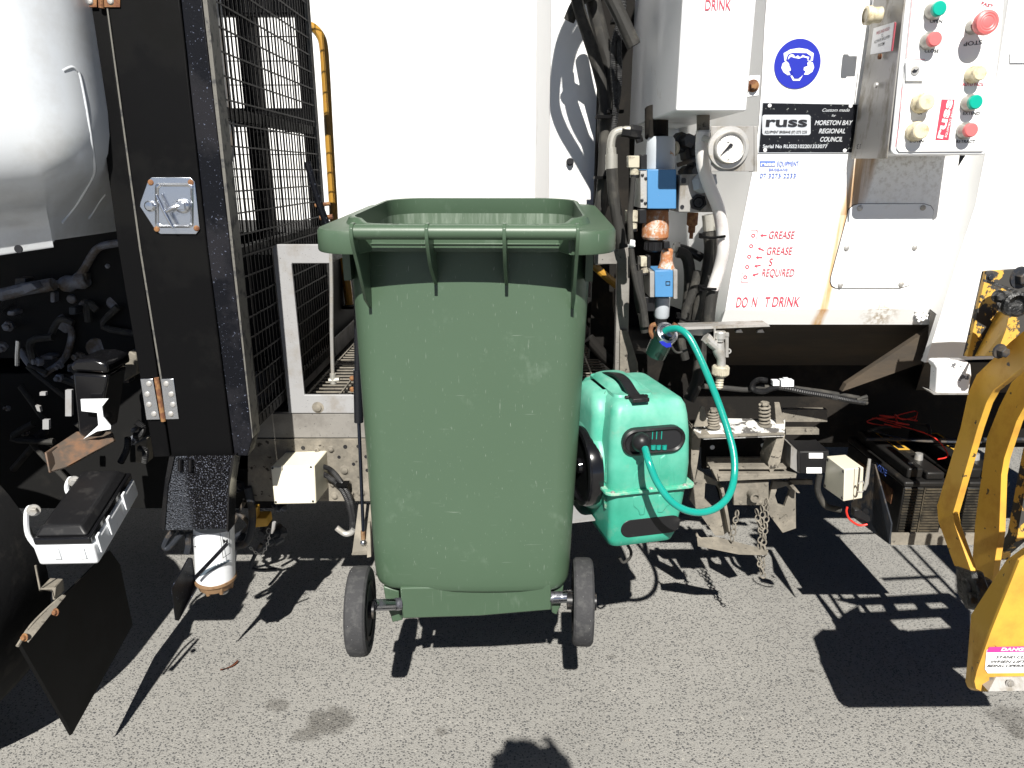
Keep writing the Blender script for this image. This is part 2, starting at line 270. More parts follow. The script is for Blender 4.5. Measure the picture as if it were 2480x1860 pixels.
class MB:
    def __init__(s): s.v = []; s.f = []
    def add(s, vs, fs):
        n = len(s.v); s.v += [Vector(p) for p in vs]; s.f += [tuple(i+n for i in f) for f in fs]; return s
    def prism(s, pts, off):
        pts = [Vector(p) for p in pts]; off = Vector(off); n = len(pts)
        s.add(pts + [p+off for p in pts], [tuple(range(n)), tuple(range(2*n-1, n-1, -1))] + [(i, (i+1) % n, (i+1) % n+n, i+n) for i in range(n)]); return s
    def pp(s, poly, Y, d): return s.prism([at(x, y, Y) for x, y in poly], (0, d, 0))
    def ppx(s, poly, X, d): return s.prism([atX(x, y, X) for x, y in poly], (d, 0, 0))
    def rect(s, x0, y0, x1, y1, Y, d): return s.pp([(x0, y0), (x1, y0), (x1, y1), (x0, y1)], Y, d)
    def rr(s, x0, y0, x1, y1, r, Y, d, n=5): return s.pp(rrect(x0, y0, x1, y1, r, n), Y, d)
    def box(s, a, b):
        x0, y0, z0 = a; x1, y1, z1 = b
        return s.prism([(x0, y0, z0), (x1, y0, z0), (x1, y0, z1), (x0, y0, z1)], (0, y1-y0, 0))
    def tube(s, pts, r, seg=10, sub=0, caps=True, rf=None):
        pts = [Vector(p) for p in pts]
        if sub: pts = spline(pts, sub)
        n = len(pts); t0 = (pts[1]-pts[0]).normalized()
        nrm = t0.orthogonal().normalized(); rings = []
        for i, p in enumerate(pts):
            t = (pts[min(i+1, n-1)]-pts[max(i-1, 0)]).normalized()
            nrm = (nrm - t*nrm.dot(t)).normalized(); bn = t.cross(nrm)
            rr_ = rf(i/(n-1), i) if rf else (lerpl(r, i/(n-1)) if isinstance(r, (list, tuple)) else r)
            rings.append([p+(nrm*math.cos(2*math.pi*k/seg)+bn*math.sin(2*math.pi*k/seg))*rr_ for k in range(seg)])
        vs = [v for g in rings for v in g]; fs = []
        for i in range(n-1):
            for k in range(seg): fs.append((i*seg+k, i*seg+(k+1) % seg, (i+1)*seg+(k+1) % seg, (i+1)*seg+k))
        if caps: fs += [tuple(range(seg-1, -1, -1)), tuple(range((n-1)*seg, n*seg))]
        return s.add(vs, fs)
    def cyl(s, c, ax, r, L, seg=20): c = Vector(c); ax = Vector(ax).normalized(); return s.tube([c, c+ax*L], r, seg)
    def lathe(s, c, ax, prof, seg=32):            # prof: (radius, distance along axis)
        c = Vector(c); ax = Vector(ax).normalized(); a = ax.orthogonal().normalized(); b = ax.cross(a); vs = []; fs = []
        n = len(prof)
        for r, h in prof:
            for k in range(seg):
                t = 2*math.pi*k/seg; vs.append(c+ax*h+(a*math.cos(t)+b*math.sin(t))*max(r, 1e-5))
        for i in range(n-1):
            for k in range(seg): fs.append((i*seg+k, i*seg+(k+1) % seg, (i+1)*seg+(k+1) % seg, (i+1)*seg+k))
        fs += [tuple(range(seg)), tuple(range((n-1)*seg, n*seg))]
        return s.add(vs, fs)
    def ball(s, c, r, seg=20): return s.lathe(c, (0, 0, 1), [(r*math.sin(math.pi*i/12), -r*math.cos(math.pi*i/12)) for i in range(13)], seg)
    def screw(s, px, py, Y, r, d=.004):
        p = at(px, py, Y); return s.lathe(p+Vector((0, .001, 0)), (0, -1, 0), [(r, 0), (r, d*.4), (r*.75, d*.85), (r*.3, d), (0, d)], 12)
    def bolt(s, p, ax, r, d):
        p = Vector(p); s.lathe(p, ax, [(r*1.5, 0), (r*1.5, d*.2), (r*1.1, d*.2)], 16)
        return s.lathe(p, ax, [(r, d*.15), (r, d*.9), (r*.85, d)], 6)
    def chain(s, pts, r, link):
        pts = spline([Vector(p) for p in pts], 12); L = [0]
        for i in range(1, len(pts)): L.append(L[-1]+(pts[i]-pts[i-1]).length)
        n = max(2, int(L[-1]/(link*.78)))
        def pos(d):
            for i in range(1, len(pts)):
                if L[i] >= d: return pts[i-1].lerp(pts[i], (d-L[i-1])/max(1e-6, L[i]-L[i-1]))
            return pts[-1]
        for i in range(n):
            a = pos(L[-1]*i/n); b = pos(L[-1]*(i+1)/n); t = (b-a).normalized(); mid = (a+b)/2
            u = t.cross(Vector((0, 1, 0)) if i % 2 else Vector((1, .3, 0))).normalized()
            hl = link*.5-r; hw = link*.3
            ring = []
            for k in range(12):
                q_ = 2*math.pi*k/12; ring.append(mid+t*(math.cos(q_)*hl)+u*(math.sin(q_)*hw))
            ring += ring[:1]
            s.tube(ring, r, 5, caps=False)
        return s
    def islands(s):
        par = list(range(len(s.v)))
        def fd(a):
            while par[a] != a: par[a] = par[par[a]]; a = par[a]
            return a
        for f in s.f:
            for b in f[1:]: par[fd(b)] = fd(f[0])
        g = {}
        for f in s.f: g.setdefault(fd(f[0]), []).append(f)
        out = []
        for fs in g.values():
            ids = sorted({i for f in fs for i in f}); mp = {a: k for k, a in enumerate(ids)}
            t = MB(); t.v = [s.v[i] for i in ids]; t.f = [tuple(mp[i] for i in f) for f in fs]; out.append(t)
        return out
    def build(s, name, mat, parent=None, smooth=30, bevel=0, bseg=2, sub=0, recalc=True):
        if name in SPLIT and parent is not None:
            o = None
            for t in s.islands(): o = t._build(name, mat, parent, smooth, bevel, bseg, sub, recalc)
            return o
        return s._build(name, mat, parent, smooth, bevel, bseg, sub, recalc)
    def _build(s, name, mat, parent=None, smooth=30, bevel=0, bseg=2, sub=0, recalc=True):
        if parent is None:
            xs = [p.x for p in s.v]; ys = [p.y for p in s.v]; zs = [p.z for p in s.v]
            o_ = Vector(((min(xs)+max(xs))/2, (min(ys)+max(ys))/2, min(zs)))
        else: o_ = ORG[rootof(parent).name]
        me = bpy.data.meshes.new(name); me.from_pydata([p-o_ for p in s.v], [], s.f)
        if recalc:
            b = bmesh.new(); b.from_mesh(me); bmesh.ops.recalc_face_normals(b, faces=b.faces); b.to_mesh(me); b.free()
        me.materials.append(M[mat] if isinstance(mat, str) else mat)
        if smooth:
            me.polygons.foreach_set('use_smooth', [True]*len(me.polygons)); me.set_sharp_from_angle(angle=R(smooth))
        ob = bpy.data.objects.new(name, me); C.objects.link(ob)
        if parent is None: ob.location = o_; ORG[ob.name] = o_
        else: ob.parent = parent
        if bevel:
            md = ob.modifiers.new('bevel', 'BEVEL'); md.width = bevel; md.segments = bseg; md.limit_method = 'ANGLE'; md.angle_limit = R(35)
            md.harden_normals = False
        if sub:
            md = ob.modifiers.new('sub', 'SUBSURF'); md.levels = sub; md.render_levels = sub
        return ob
def lerpl(r, t):
    k = t*(len(r)-1); i = min(int(k), len(r)-2); return r[i]+(r[i+1]-r[i])*(k-i)
def spline(pts, sub):
    out = []; n = len(pts)
    for i in range(n-1):
        p0 = pts[max(i-1, 0)]; p1 = pts[i]; p2 = pts[i+1]; p3 = pts[min(i+2, n-1)]
        for k in range(sub):
            t = k/sub; t2 = t*t; t3 = t2*t
            out.append(.5*((2*p1)+(p2-p0)*t+(2*p0-5*p1+4*p2-p3)*t2+(3*p1-p0-3*p2+p3)*t3))
    out.append(pts[-1]); return out
def rrect(x0, y0, x1, y1, r, n=5):
    o = []
    for cx, cy, a in ((x1-r, y0+r, -90), (x1-r, y1-r, 0), (x0+r, y1-r, 90), (x0+r, y0+r, 180)):
        for k in range(n+1):
            t = R(a+90*k/n); o.append((cx+r*math.cos(t), cy+r*math.sin(t)))
    return o
def A(pts, Y=None):                                  # list of (px,py[,Y]) -> world points
    return [at(p[0], p[1], p[2] if len(p) > 2 else Y) for p in pts]
def root(name, loc, label, cat, group=None, kind=None):
    o = bpy.data.objects.new(name, None); C.objects.link(o); o.location = loc; ORG[o.name] = Vector(loc)
    o.empty_display_size = .1; tag(o, label, cat, group, kind); return o
def tag(o, label=None, cat=None, group=None, kind=None):
    if label: o['label'] = label
    if cat: o['category'] = cat
    if group: o['group'] = group
    if kind: o['kind'] = kind
    return o
def text(lines, px, py, Y, hpx, mat, parent, name='lettering', align='CENTER', shear=0, xs=1, rot=0, bold=0, gap=1.0, wpx=None, basis=None, ext=.0004, out=.0012):
    cu = bpy.data.curves.new('t', 'FONT'); cu.body = lines; cu.align_x = align; cu.align_y = 'CENTER'; cu.shear = shear
    p = at(px, py, Y); hm = (at(px, py, Y)-at(px, py+hpx, Y)).length
    cu.size = hm/.7; cu.offset = 0 if 'Q' in lines else (bold*.8+.003)*cu.size; cu.space_line = gap; cu.extrude = ext/1
    tob = bpy.data.objects.new('t', cu); C.objects.link(tob); bpy.context.view_layer.update()
    me = bpy.data.meshes.new_from_object(tob.evaluated_get(bpy.context.evaluated_depsgraph_get()))
    bpy.data.objects.remove(tob)
    if wpx:
        w_ = max(v.co.x for v in me.vertices)-min(v.co.x for v in me.vertices); xs = (at(px+wpx, py, Y)-at(px, py, Y)).length/w_
    cx_, sx_ = math.cos(R(rot)), math.sin(R(rot)); o_ = ORG[rootof(parent).name]
    ex, ey, ez = basis if basis else (Vector((1, 0, 0)), Vector((0, 0, 1)), Vector((0, -1, 0)))
    for v in me.vertices:
        x, y, z = v.co.x*xs, v.co.y, v.co.z; x, y = x*cx_-y*sx_, x*sx_+y*cx_
        v.co = p+ex*x+ey*y+ez*(z+out)-o_
    me.materials.clear(); me.materials.append(M[mat]); me.name = name
    ob = bpy.data.objects.new(name, me); C.objects.link(ob); ob.parent = parent; return ob

# ------------------------------------------------------------------ ground
g = MB().add([(-60, -60, 0), (60, -60, 0), (60, 60, 0), (-60, 60, 0)], [(0, 1, 2, 3)])
me = bpy.data.meshes.new('ground'); me.from_pydata(g.v, [], g.f); me.materials.append(M['asphalt'])
ground = bpy.data.objects.new('ground', me); C.objects.link(ground); ground['kind'] = 'structure'

# ------------------------------------------------------------------ garbage truck: big structure
truck = root('garbage_truck', (0, 3.0, 0), 'white garbage truck with black cage frame and grey chassis, right behind the green wheelie bin', 'garbage truck')
# cab: side and rear wall of the silver cab, rounded vertical corner, tucked under lower edge
def cab():
    m = MB(); cx, cy, r = -1.09, 1.70, .17
    path = [(-2.6, .55), (-1.8, 1.06)] + [(cx+r*math.sin(R(a)), cy-r*math.cos(R(a))) for a in range(34, 91, 7)] + [(cx+r+.004, 1.80), (cx+r+.006, 1.95), (cx+r, 2.5)]
    prof = [(0, 3.2), (0, 2.4), (0, 1.8), (0, 1.58), (.004, 1.53), (.014, 1.49), (.034, 1.455), (.065, 1.425), (.1, 1.395), (.135, 1.36), (.150, 1.34), (.152, 1.30), (.155, 1.296), (.164, 1.30)]
    vs = []; n = len(prof)
    for i, (x, y) in enumerate(path):
        a = path[max(i-1, 0)]; b = path[min(i+1, len(path)-1)]
        t = Vector((b[0]-a[0], b[1]-a[1], 0)).normalized(); nr = Vector((-t.y, t.x, 0))
        for d, z in prof: vs.append(Vector((x, y, z+(.05*min(1, max(-1.5, (x+1.15)/.23)) if z < 1.7 else 0)))+nr*d)
    fs = [(i*n+k, (i+1)*n+k, (i+1)*n+k+1, i*n+k+1) for i in range(len(path)-1) for k in range(n-1)]
    return m.add(vs, fs)
cabp = cab().build('cab_panel', 'silver', truck, smooth=50); cabp['label'] = 'silver painted cab corner with rounded lower edge'
from mathutils.bvhtree import BVHTree
cb_ = cab(); tree = BVHTree.FromPolygons(cb_.v, cb_.f)
def oncab(px, py):
    h = tree.ray_cast(EYE, ray(px, py).normalized()); return h[0]
for pts, r_ in (([(152, 172), (163, 166), (175, 163), (185, 170), (192, 180), (200, 215), (208, 258), (215, 300), (222, 345), (228, 390), (229, 410), (226, 425), (210, 455), (190, 488), (170, 515), (150, 540)], .0038), ([(255, 470), (240, 490), (228, 510), (215, 530)], .003)):
    P_ = [oncab(*p) for p in pts]; P_ = [p for p in P_ if p]
    if len(P_) > 3: m = MB(); m.tube([p+(p-EYE).normalized()*r_*.55 for p in P_], r_, 8, 4); m.build('pressed_rib', 'silver', cabp, smooth=80)
p = at(46, 603, 1.615); MB().cyl(p, (0, -1, 0), .009, .003).build('drain_hole', 'ink', cabp)
# black window seal behind the post at the very top
MB().tube([at(x, y, 1.75) for x, y in ((165, -30), (172, 10), (190, 60), (212, 110), (230, 150))], .016, 10, 5).build('window_seal', 'blackplastic', cabp)

YC = 1.72                                            # face of the black cage frame
cage = MB()
cage.pp([(196, -60), (247, -60), (336, 600), (412, 1106), (372, 1108), (286, 600)], YC+.004, .05)
cagep = cage.build('cage_frame', 'black', truck, bevel=.002); cagep['label'] = 'tall matt black boxed cage frame behind the cab'
MB().pp([(252, -60), (428, -60), (501, 600), (565, 1106), (415, 1106), (340, 600)], YC, .06).build('door_panel', 'black', cagep, bevel=.003)
MB().pp([(247, -60), (250.5, -60), (341, 600), (395, 935), (391, 935), (336.5, 600)], YC-.001, .02).build('door_seam', 'edge', cagep)
m = MB(); m.pp([(432, -60), (482, -60), (546, 500), (611, 1062), (600, 1104), (568, 1104), (503, 600)], YC+.003, .05); m.build('corner_post', 'blackworn', cagep, bevel=.002)
MB().pp([(484, -60), (495, -60), (561, 560), (613, 1058), (611, 1062), (548, 500)], YC+.001, .052).build('worn_edge', 'edge', cagep)
for k in range(17):                                   # light slivers along the door gap
    t = k/17*1.0; x = 431.5+(565-431.5)*(k*62/1106); y = k*62-20
    if random.random() < .85: MB().pp([(x-2, y), (x+1.5, y), (x+7, y+random.uniform(25, 52)), (x+3.5, y+random.uniform(25, 50))], YC+.03, .01).build('gap_strip', 'edge', cagep) if k % 2 == 0 else None
# depth of the cage frame (side rails front to back) and far frame
XM = at(590, 900, YC).x                               # plane of the side mesh
YF = 2.62
zt, zb = 2.45, at(611, 1050, YC).z
m = MB()
for z in (zb+.01, at(535, 265, YC).z, at(560, 620, YC).z, 2.4): m.box((XM-.03, YC+.055, z-.014), (XM, YF, z+.012))
m.box((XM-.035, YF-.04, zb-.02), (XM+.004, YF, 2.45))
m.build('side_rails', 'black', cagep)
m = MB(); m.box((XM-.004, YF-.041, zb), (XM+.006, YF-.036, 2.45)); m.build('worn_edge', 'edge', cagep)
m = MB()
y = YC+.07
while y < YF-.04:
    m.box((XM-.0019, y-.0021, zb), (XM+.0015, y+.0021, 2.42)); y += .0285
z = zb+.03
while z < 2.42:
    m.box((XM+.0016, YC+.05, z-.0019), (XM+.0045, YF-.03, z+.0019)); z += .052
sm = m.build('side_mesh', 'wire', cagep, smooth=0)
XL = -1.55
m = MB(); x = XL
while x < XM-.03:
    m.box((x-.0016, YF-.02, zb), (x+.0016, YF-.0168, 2.42)); x += .0262
z = zb+.03
while z < 2.42:
    m.box((XL, YF-.0167, z-.0016), (XM-.03, YF-.0135, z+.0016)); z += .075
m.build('rear_mesh', 'wire', cagep, smooth=0)
m = MB()
for px0, px1 in ((498, 535), (598, 642), (735, 760)):
    a = at(px0, 300, YF+.03).x; b = at(px1, 300, YF+.03).x; m.box((a, YF+.02, .75), (b, YF+.06, 2.5))
for py, h in ((285, .06), (585, .07), (20, .05), (800, .3)):
    z = at(600, py, YF).z; m.box((XL, YF-.011, z-h/2), (XM-.036, YF+.018, z+h/2))
m.build('rear_frame', 'black', cagep)
m = MB()                                              # tyre rubber/mudguard bits seen through mesh
m.rr(715, 690, 812, 900, 40, 3.1, .12); m.build('far_mudguard', 'blackplastic', truck, bevel=.01)
# dark sheets low inside the cage and the blackened engine mass
m = MB(); m.box((-2.6, 2.35, .60), (XM-.04, 4.0, 1.24)); m.box((-2.6, 2.12, .44), (-.75, 2.34, .9)); m.box((-2.6, 2.12, .95), (-1.0, 2.3, 1.6)); m.build('engine_light_block', 'flap', truck)  # near-black boxes paint the shade here and block sun from the ground
m = MB(); m.pp([(582, 915), (662, 885), (668, 980), (592, 1010)], 2.0, .01); m.build('inner_panel', 'engine', cagep)
# latch
LY = YC-.001
m = MB(); m.pp([(368, 429), (462, 429), (473, 440), (485, 555), (476, 567), (390, 567), (378, 558), (340, 500), (341, 490), (360, 436)], LY, -.003)
lat = m.build('latch_plate', 'chrome', cagep, bevel=.0012)
m = MB(); o = rrect(375, 443, 469, 552, 10, 4); i_ = rrect(384, 452, 461, 544, 8, 4); n = len(o)
vo_ = [at(a, b, LY-.0032) for a, b in o]; vm = [at((a+c)/2, (b+d)/2, LY-.0065) for (a, b), (c, d) in zip(o, i_)]; vi = [at(a, b, LY-.004) for a, b in i_]
vi2 = [at(422+(a-422)*.86, 498+(b-498)*.86, LY+.0) for a, b in i_]
m.add(vo_+vm+vi, [(k+s_*n, (k+1) % n+s_*n, (k+1) % n+(s_+1)*n, k+(s_+1)*n) for s_ in range(2) for k in range(n)])
m.build('latch_dish', 'chrome', lat, smooth=60)
m = MB(); m.tube(A([(378, 470), (392, 500), (402, 520), (420, 553)], LY-.018), [.003, .0045, .0045, .0035], 8, 5); m.tube(A([(402, 512, LY-.018), (420, 502, LY-.016), (440, 499, LY-.01)]), .005, 8, 4)
m.lathe(at(443, 499, LY-.003), (0, -1, 0), [(.017, 0), (.017, .006), (.012, .009), (0, .009)]); m.box(tuple(at(428, 508, LY-.016)), tuple(at(448, 490, LY-.010)))
m.build('latch_handle', 'chrome', lat, bevel=.001)
m = MB(); m.lathe(at(364, 499, LY-.003), (0, -1, 0), [(.0125, 0), (.0125, .004), (.009, .007), (0, .0075)]); m.build('lock_cylinder', 'chrome', lat)
for x, y in ((365, 442), (462, 442), (380, 555), (476, 553)): m = MB(); m.screw(x, y, LY-.003, .007); m.build('screw', 'rust', lat)
# hinge halves
def hinge(pts_l, pts_r, knuckle, screws, plate='chrome', lab=None):
    m = MB(); m.pp(pts_l, LY, -.0025); m.pp(pts_r, LY, -.0025); h = m.build('hinge', plate, cagep, bevel=.0006)
    m = MB(); m.tube(A(knuckle, LY-.003), .0062, 10, rf=None); m.build('hinge_pin', 'rust', h)
    for x, y in screws: m = MB(); m.screw(x, y, LY-.002, .0075, .005); m.build('screw', 'steel', h)
    if lab: h['label'] = lab
hinge([(341, 917), (371, 917), (388, 1015), (356, 1016)], [(390, 917), (421, 917), (434, 1014), (402, 1015)], [(379, 915), (396, 1020)],
      [(361, 930), (357, 955), (361, 980), (373, 1003), (403, 930), (415, 955), (419, 980), (414, 1003)], lab='zinc hinge with rusty pin low on the black frame')
hinge([(198, -30), (236, -30), (236, 18), (201, 18)], [(252, -30), (292, -30), (292, 18), (254, 18)], [(244, -30), (246, 20)], [(218, 3), (268, 3)], 'rust', 'rusty hinge at the top of the black frame')
# mesh brackets and the lever beside the cage
m = MB(); m.tube(A([(744, 392), (755, 430), (772, 490), (796, 556)], 2.3), .011, 10); m.build('lever_tube', 'blackworn', truck)['label'] = 'black speckled lever tube beside the mesh'
m = MB(); m.tube(A([(763, 498, 2.32), (800, 493, 2.32)]), .006, 8); m.tube(A([(775, 528, 2.32), (806, 525, 2.32)]), .008, 8); m.build('rusty_bolts', 'rust', truck)
m = MB(); m.tube(A([(738, 62), (757, 66), (775, 85), (784, 115), (790, 200), (797, 330), (806, 480), (812, 560), (836, 660), (846, 738)], 3.0), .0175, 12, 4)
hr = m.build('handrail', 'yellowrail', truck); hr['label'] = 'yellow handrail rising behind the black mesh'
m = MB(); m.cyl(at(846, 738, 2.99), (0, 0, -1), .04, .012); m.build('rail_foot', 'black', hr)
# walkway grate
zf = at(800, 957, 2.08).z
m = MB(); X0, X1 = at(735, 955, 2.08).x, at(1500, 930, 2.08).x
y = 2.09
while y < 3.3: m.box((X0, y-.002, zf-.006), (X1, y+.002, zf-.002)); y += .036
x = X0+.01
while x < X1: m.box((x-.0022, 2.085, zf-.0019), (x+.0022, 3.3, zf+.002)); x += .1
m.build('walkway_grate', 'grime', truck, smooth=0)['label'] = 'grey welded wire walkway grate behind the bin'
m = MB(); m.box((X0-.05, 2.085, zf-.03), (X0-.044, 3.3, zf+.04)); m.box((X1, 2.085, zf-.03), (X1+.006, 3.3, zf+.06)); m.box((X0-.05, 3.3, zf-.04), (X1, 3.34, zf+.01))
m.build('walkway_edge', 'grey', truck)
m = MB(); m.box((X0-.3, 2.12, .58), (X1+.2, 4.2, .79)); m.box((-.66, 2.2, .791), (-.2, 3.3, .82)); m.box((.05, 2.5, .791), (.3, 3.2, .81)); m.build('chassis_light_block', 'dark', truck)  # box height raised to keep sun off the ground behind the bin
# grey ladder-like plate frame and chassis plates
YS = 2.01
def ring(m, outer, inner, Y, d):
    n = len(outer); fo = [at(a, b, Y) for a, b in outer]; fi = [at(a, b, Y) for a, b in inner]; D = Vector((0, d, 0))
    vs = fo+fi+[p+D for p in fo]+[p+D for p in fi]
    fs = []
    for k in range(n):
        j = (k+1) % n
        fs += [(k, j, j+n, k+n), (k+2*n, k+3*n, j+3*n, j+2*n), (k, k+2*n, j+2*n, j), (k+n, j+n, j+3*n, k+3*n)]
    return m.add(vs, fs)
m = MB(); m.pp([(668, 592), (800, 592), (801, 638), (708, 638), (706, 641), (737, 957), (868, 957), (868, 1001), (699, 1001), (660, 604)], YS, .012); m.prism([at(796, 638, YS), at(802, 638, YS), at(802, 592, YS), at(796, 592, YS)], (0, .35, 0))
m.build('guard_plate', 'greylight', truck, bevel=.002)['label'] = 'light grey worn plate with a tall rectangular cut-out left of the bin'
MB().tube(A([(801, 590), (803, 700), (803, 800), (806, 915)], YS-.01), .0055, 8).build('thin_stay_rod', 'steel', truck)
m = MB(); m.cyl(at(806, 905, YS-.01), (0, 0, -1), .009, .03); m.tube(A([(797, 921), (822, 919)], YS-.012), .007, 8); m.build('rod_clevis', 'pipegrey', truck)
for y in (916, 943): m = MB(); m.screw(853, y, YS-.004, .008, .008); m.build('rusty_bolt', 'rust', truck)
m = MB(); m.rect(600, 1002, 900, 1060, YS+.004, .02); m.build('chassis_plate', 'grey', truck, bevel=.001)
m = MB(); m.rect(600, 1063, 905, 1214, YS+.002, .02); m.rect(600, 1200, 905, 1214, YS+.03, .1)
mm = MB(); mm.rect(1290, 1063, 1500, 1214, YS+.01, .02); mm.build('light_block_rail', 'dark', truck)  # dark rail piece added to block sun between bin and reel
cr = m.build('chassis_rail', 'grime', truck, bevel=.001); cr['label'] = 'grey drilled chassis rail with rivets left of the bin'
m = MB()
for x, y, r in ((734, 1085, 5), (836, 1082, 5), (867, 1081, 4), (821, 1107, 4), (886, 1106, 4), (789, 1125, 4), (856, 1124, 4), (889, 1139, 4)):
    m.lathe(at(x, y, YS+.001), (0, -1, 0), [(r*.00125, -.001), (r*.00125, .0006)], 14)
m.build('drill_holes', 'ink', cr)
m = MB()
for x, y, r in ((768, 1089, .008), (802, 1088, .008), (835, 1139, .011), (843, 1167, .009), (806, 1173, .007), (811, 1201, .009), (850, 1195, .011), (876, 1192, .011), (770, 987, .012)):
    m.lathe(at(x, y, YS+.002 if y > 1000 else YS), (0, -1, 0), [(r*1.5, 0), (r*1.3, .001), (r, .002), (r*.9, .006), (r*.6, .008), (0, .009)], 14)
m.build('rivet_heads', 'grime', cr)
# centre and right posts beside the bin
m = MB(); m.pp([(1440, 592), (1500, 592), (1496, 640), (1440, 640)], YS, .012); m.pp([(1497, 592), (1526, 592), (1520, 925), (1488, 925)], YS+.002, .03); m.pp([(1440, 590), (1497, 590), (1497, 612), (1440, 612)], YS+.1, .5)
m.build('side_post', 'grey', truck, bevel=.002)['label'] = 'grey steel post right of the bin'
m = MB(); m.pp([(1502, 800), (1520, 800), (1545, 880), (1547, 925), (1500, 925)], YS-.012, .012); m.build('gusset_plate', 'grime', truck, bevel=.002)
m = MB(); m.pp([(1425, 640), (1500, 640), (1490, 925), (1405, 940)], 2.75, .02); m.build('bulkhead_plate', 'grey', truck)
m = MB(); m.tube([at(1425, 630, 2.14), at(1462, 665, 2.14), at(1505, 700, 2.14)], .012, 10); m.build('yellow_grab_bar', 'yellowrail', truck)
m = MB(); m.tube(A([(1420, 730), (1445, 770), (1490, 840)], 2.35), .04, 12); m.tube(A([(1425, 820), (1460, 860), (1495, 890)], 2.25), .02, 12); m.build('black_duct', 'dark', truck)

# ------------------------------------------------------------------ background vehicle body across the walkway
wt = root('white_truck', (0, 5.0, 0), 'plain white truck body beyond the walkway, seen above the green bin', 'truck')
zl = at(900, 750, 5.0).z
MB().box((-4.6, 5.0, zl), (1.6, 5.2, 4.6)).build('body_panel', 'white', wt, bevel=.01)
MB().box((-4.6, 5.05, .1), (1.6, 5.3, zl-.003)).build('side_skirt', 'dark', wt)
# hopper front face (folded) to the right of the bin, carries the hose shadows
YH = 2.35
fa = at(1297, 300, 3.0)
m = MB()
x0, x1 = at(1331, 300, YH).x, at(1500, 300, YH).x; zb2 = at(1400, 497, YH).z
m.box((x0, YH, zb2), (x1+.3, YH+.05, 3.3))
bp_ = m.build('front_bulkhead', 'white', truck, bevel=.002); bp_['label'] = 'white bulkhead panel crossed by hose shadows'
m = MB(); xr = x0; m.prism([(xr-.0, YH+.003, zb2), (xr-.002, YH+.003, 3.3), (at(1297, 300, 2.75).x, 2.75, 3.3), (at(1297, 300, 2.75).x, 2.75, zb2)], (0, .02, 0)); m.build('bulkhead_return', 'white', truck)
m = MB(); q0 = at(1380, 392, YH); m.lathe(q0, (0, -1, 0), [(.012, 0), (.012, .012), (.008, .012), (.008, .02), (0, .02)], 12); m.build('drain_plug', 'ink', truck)
m = MB(); m.box((at(1440, 500, 2.3).x, 2.3, .9), (at(1530, 500, 2.3).x, 2.34, 3.2)); m.build('gap_shade_plate', 'dark', truck)  # dark sheet stands in for the shade of the open gap
# hoses running up past the bulkhead
YQ = 2.12
def hose(pts, r, mat='rubber', name='hose', Y=YQ, par=truck, rf=None, seg=12, sub=6):
    m = MB(); m.tube(A(pts, Y), r, seg, sub, rf=rf); return m.build(name, mat, par)
h = hose([(1392, -60), (1400, 10), (1425, 90), (1448, 165), (1464, 240), (1466, 300), (1462, 400), (1456, 480), (1447, 560), (1450, 640)], .0165)
hose([(1425, -60), (1440, 20), (1462, 110), (1474, 160), (1471, 230), (1464, 300), (1468, 380)], .021, Y=YQ+.035)
hose([(1378, 50, 2.16), (1400, 5, 2.14), (1440, -20, 2.1)], .016)
hose([(1482, 408), (1486, 470), (1500, 560), (1508, 600)], .0155, Y=1.98)
hose([(1478, 440), (1462, 480), (1445, 540), (1452, 580)], .02, Y=2.14)
cor = lambda r: (lambda t, i: r*(1 if i % 2 else .86))
for pts in ([(1500, -30), (1503, 30), (1499, 55), (1485, 110), (1485, 170), (1492, 260), (1484, 320)], [(1510, -30), (1508, 50), (1499, 100), (1500, 160), (1498, 220), (1488, 280)]):
    hose(pts, 0, 'conduit', 'corrugated_conduit', 2.05, rf=cor(.0085), sub=26, seg=8)
m = MB()
for x, y in ((1500, 52), (1462, 283), (1458, 430), (1490, 270)): p = at(x, y, 2.085); m.box((p.x-.022, p.y-.012, p.z-.004), (p.x+.022, p.y+.02, p.z+.004))
m.build('cable_tie', 'black', truck)
# bowed hoses above the frame edge that throw the curved shadows on the bulkhead
def unshadow(px, py, Yp, dist): return at(px, py, Yp)-SUN*dist
for pts, r in (([(1440, 5), (1392, 40), (1362, 100), (1348, 170), (1343, 250), (1360, 310), (1400, 380), (1445, 460), (1475, 520)], .0175),
               ([(1450, 30), (1405, 80), (1382, 130), (1374, 190), (1382, 260), (1405, 320), (1450, 385), (1480, 430)], .0175),
               ([(1600, -60), (1560, 20), (1528, 110), (1490, 190)], .014)):
    m = MB(); P_ = [unshadow(x, y, YH, .62) for x, y in pts]; m.tube(P_, r, 12, 6); m.build('bowed_hose', 'rubber', truck)

# ------------------------------------------------------------------ white cabinet with DRINK
YB = 1.66
def sideface(poly_front_x, back_x, y0, y1): pass
xl, xr_ = at(1645, 135, YB).x, at(1820, 135, YB).x; zb3 = at(1720, 269, YB).z
m = MB(); m.box((xl, YB, zb3), (xr_, 2.40, 2.7)); cb = m.build('cabinet', 'whitebox', truck, bevel=.004); cb['label'] = 'white cabinet above the hydraulic valves'
text('DRINK', 1738, 14, YB, 26, 'red', cb, xs=.62, bold=.004)
text('NOT', 1738, -30, YB, 26, 'red', cb, xs=.62)
m = MB(); m.pp([(1812, 183), (1842, 182), (1838, 232), (1808, 236)], YB+.05, .02); br_ = m.build('hinge_bracket', 'whitebox', cb, bevel=.002)
m = MB(); p = at(1823, 208, YB+.05); m.bolt(p, (0, -1, 0), .009, .014); m.build('rusty_bolt', 'rust', br_)
m = MB(); m.tube(A([(1811, 180), (1808, 205), (1806, 232)], YB+.045), .004, 8, 8, rf=lambda t, i: .004*(1+.3*(i % 2))); m.build('weld_bead', 'steel', cb)

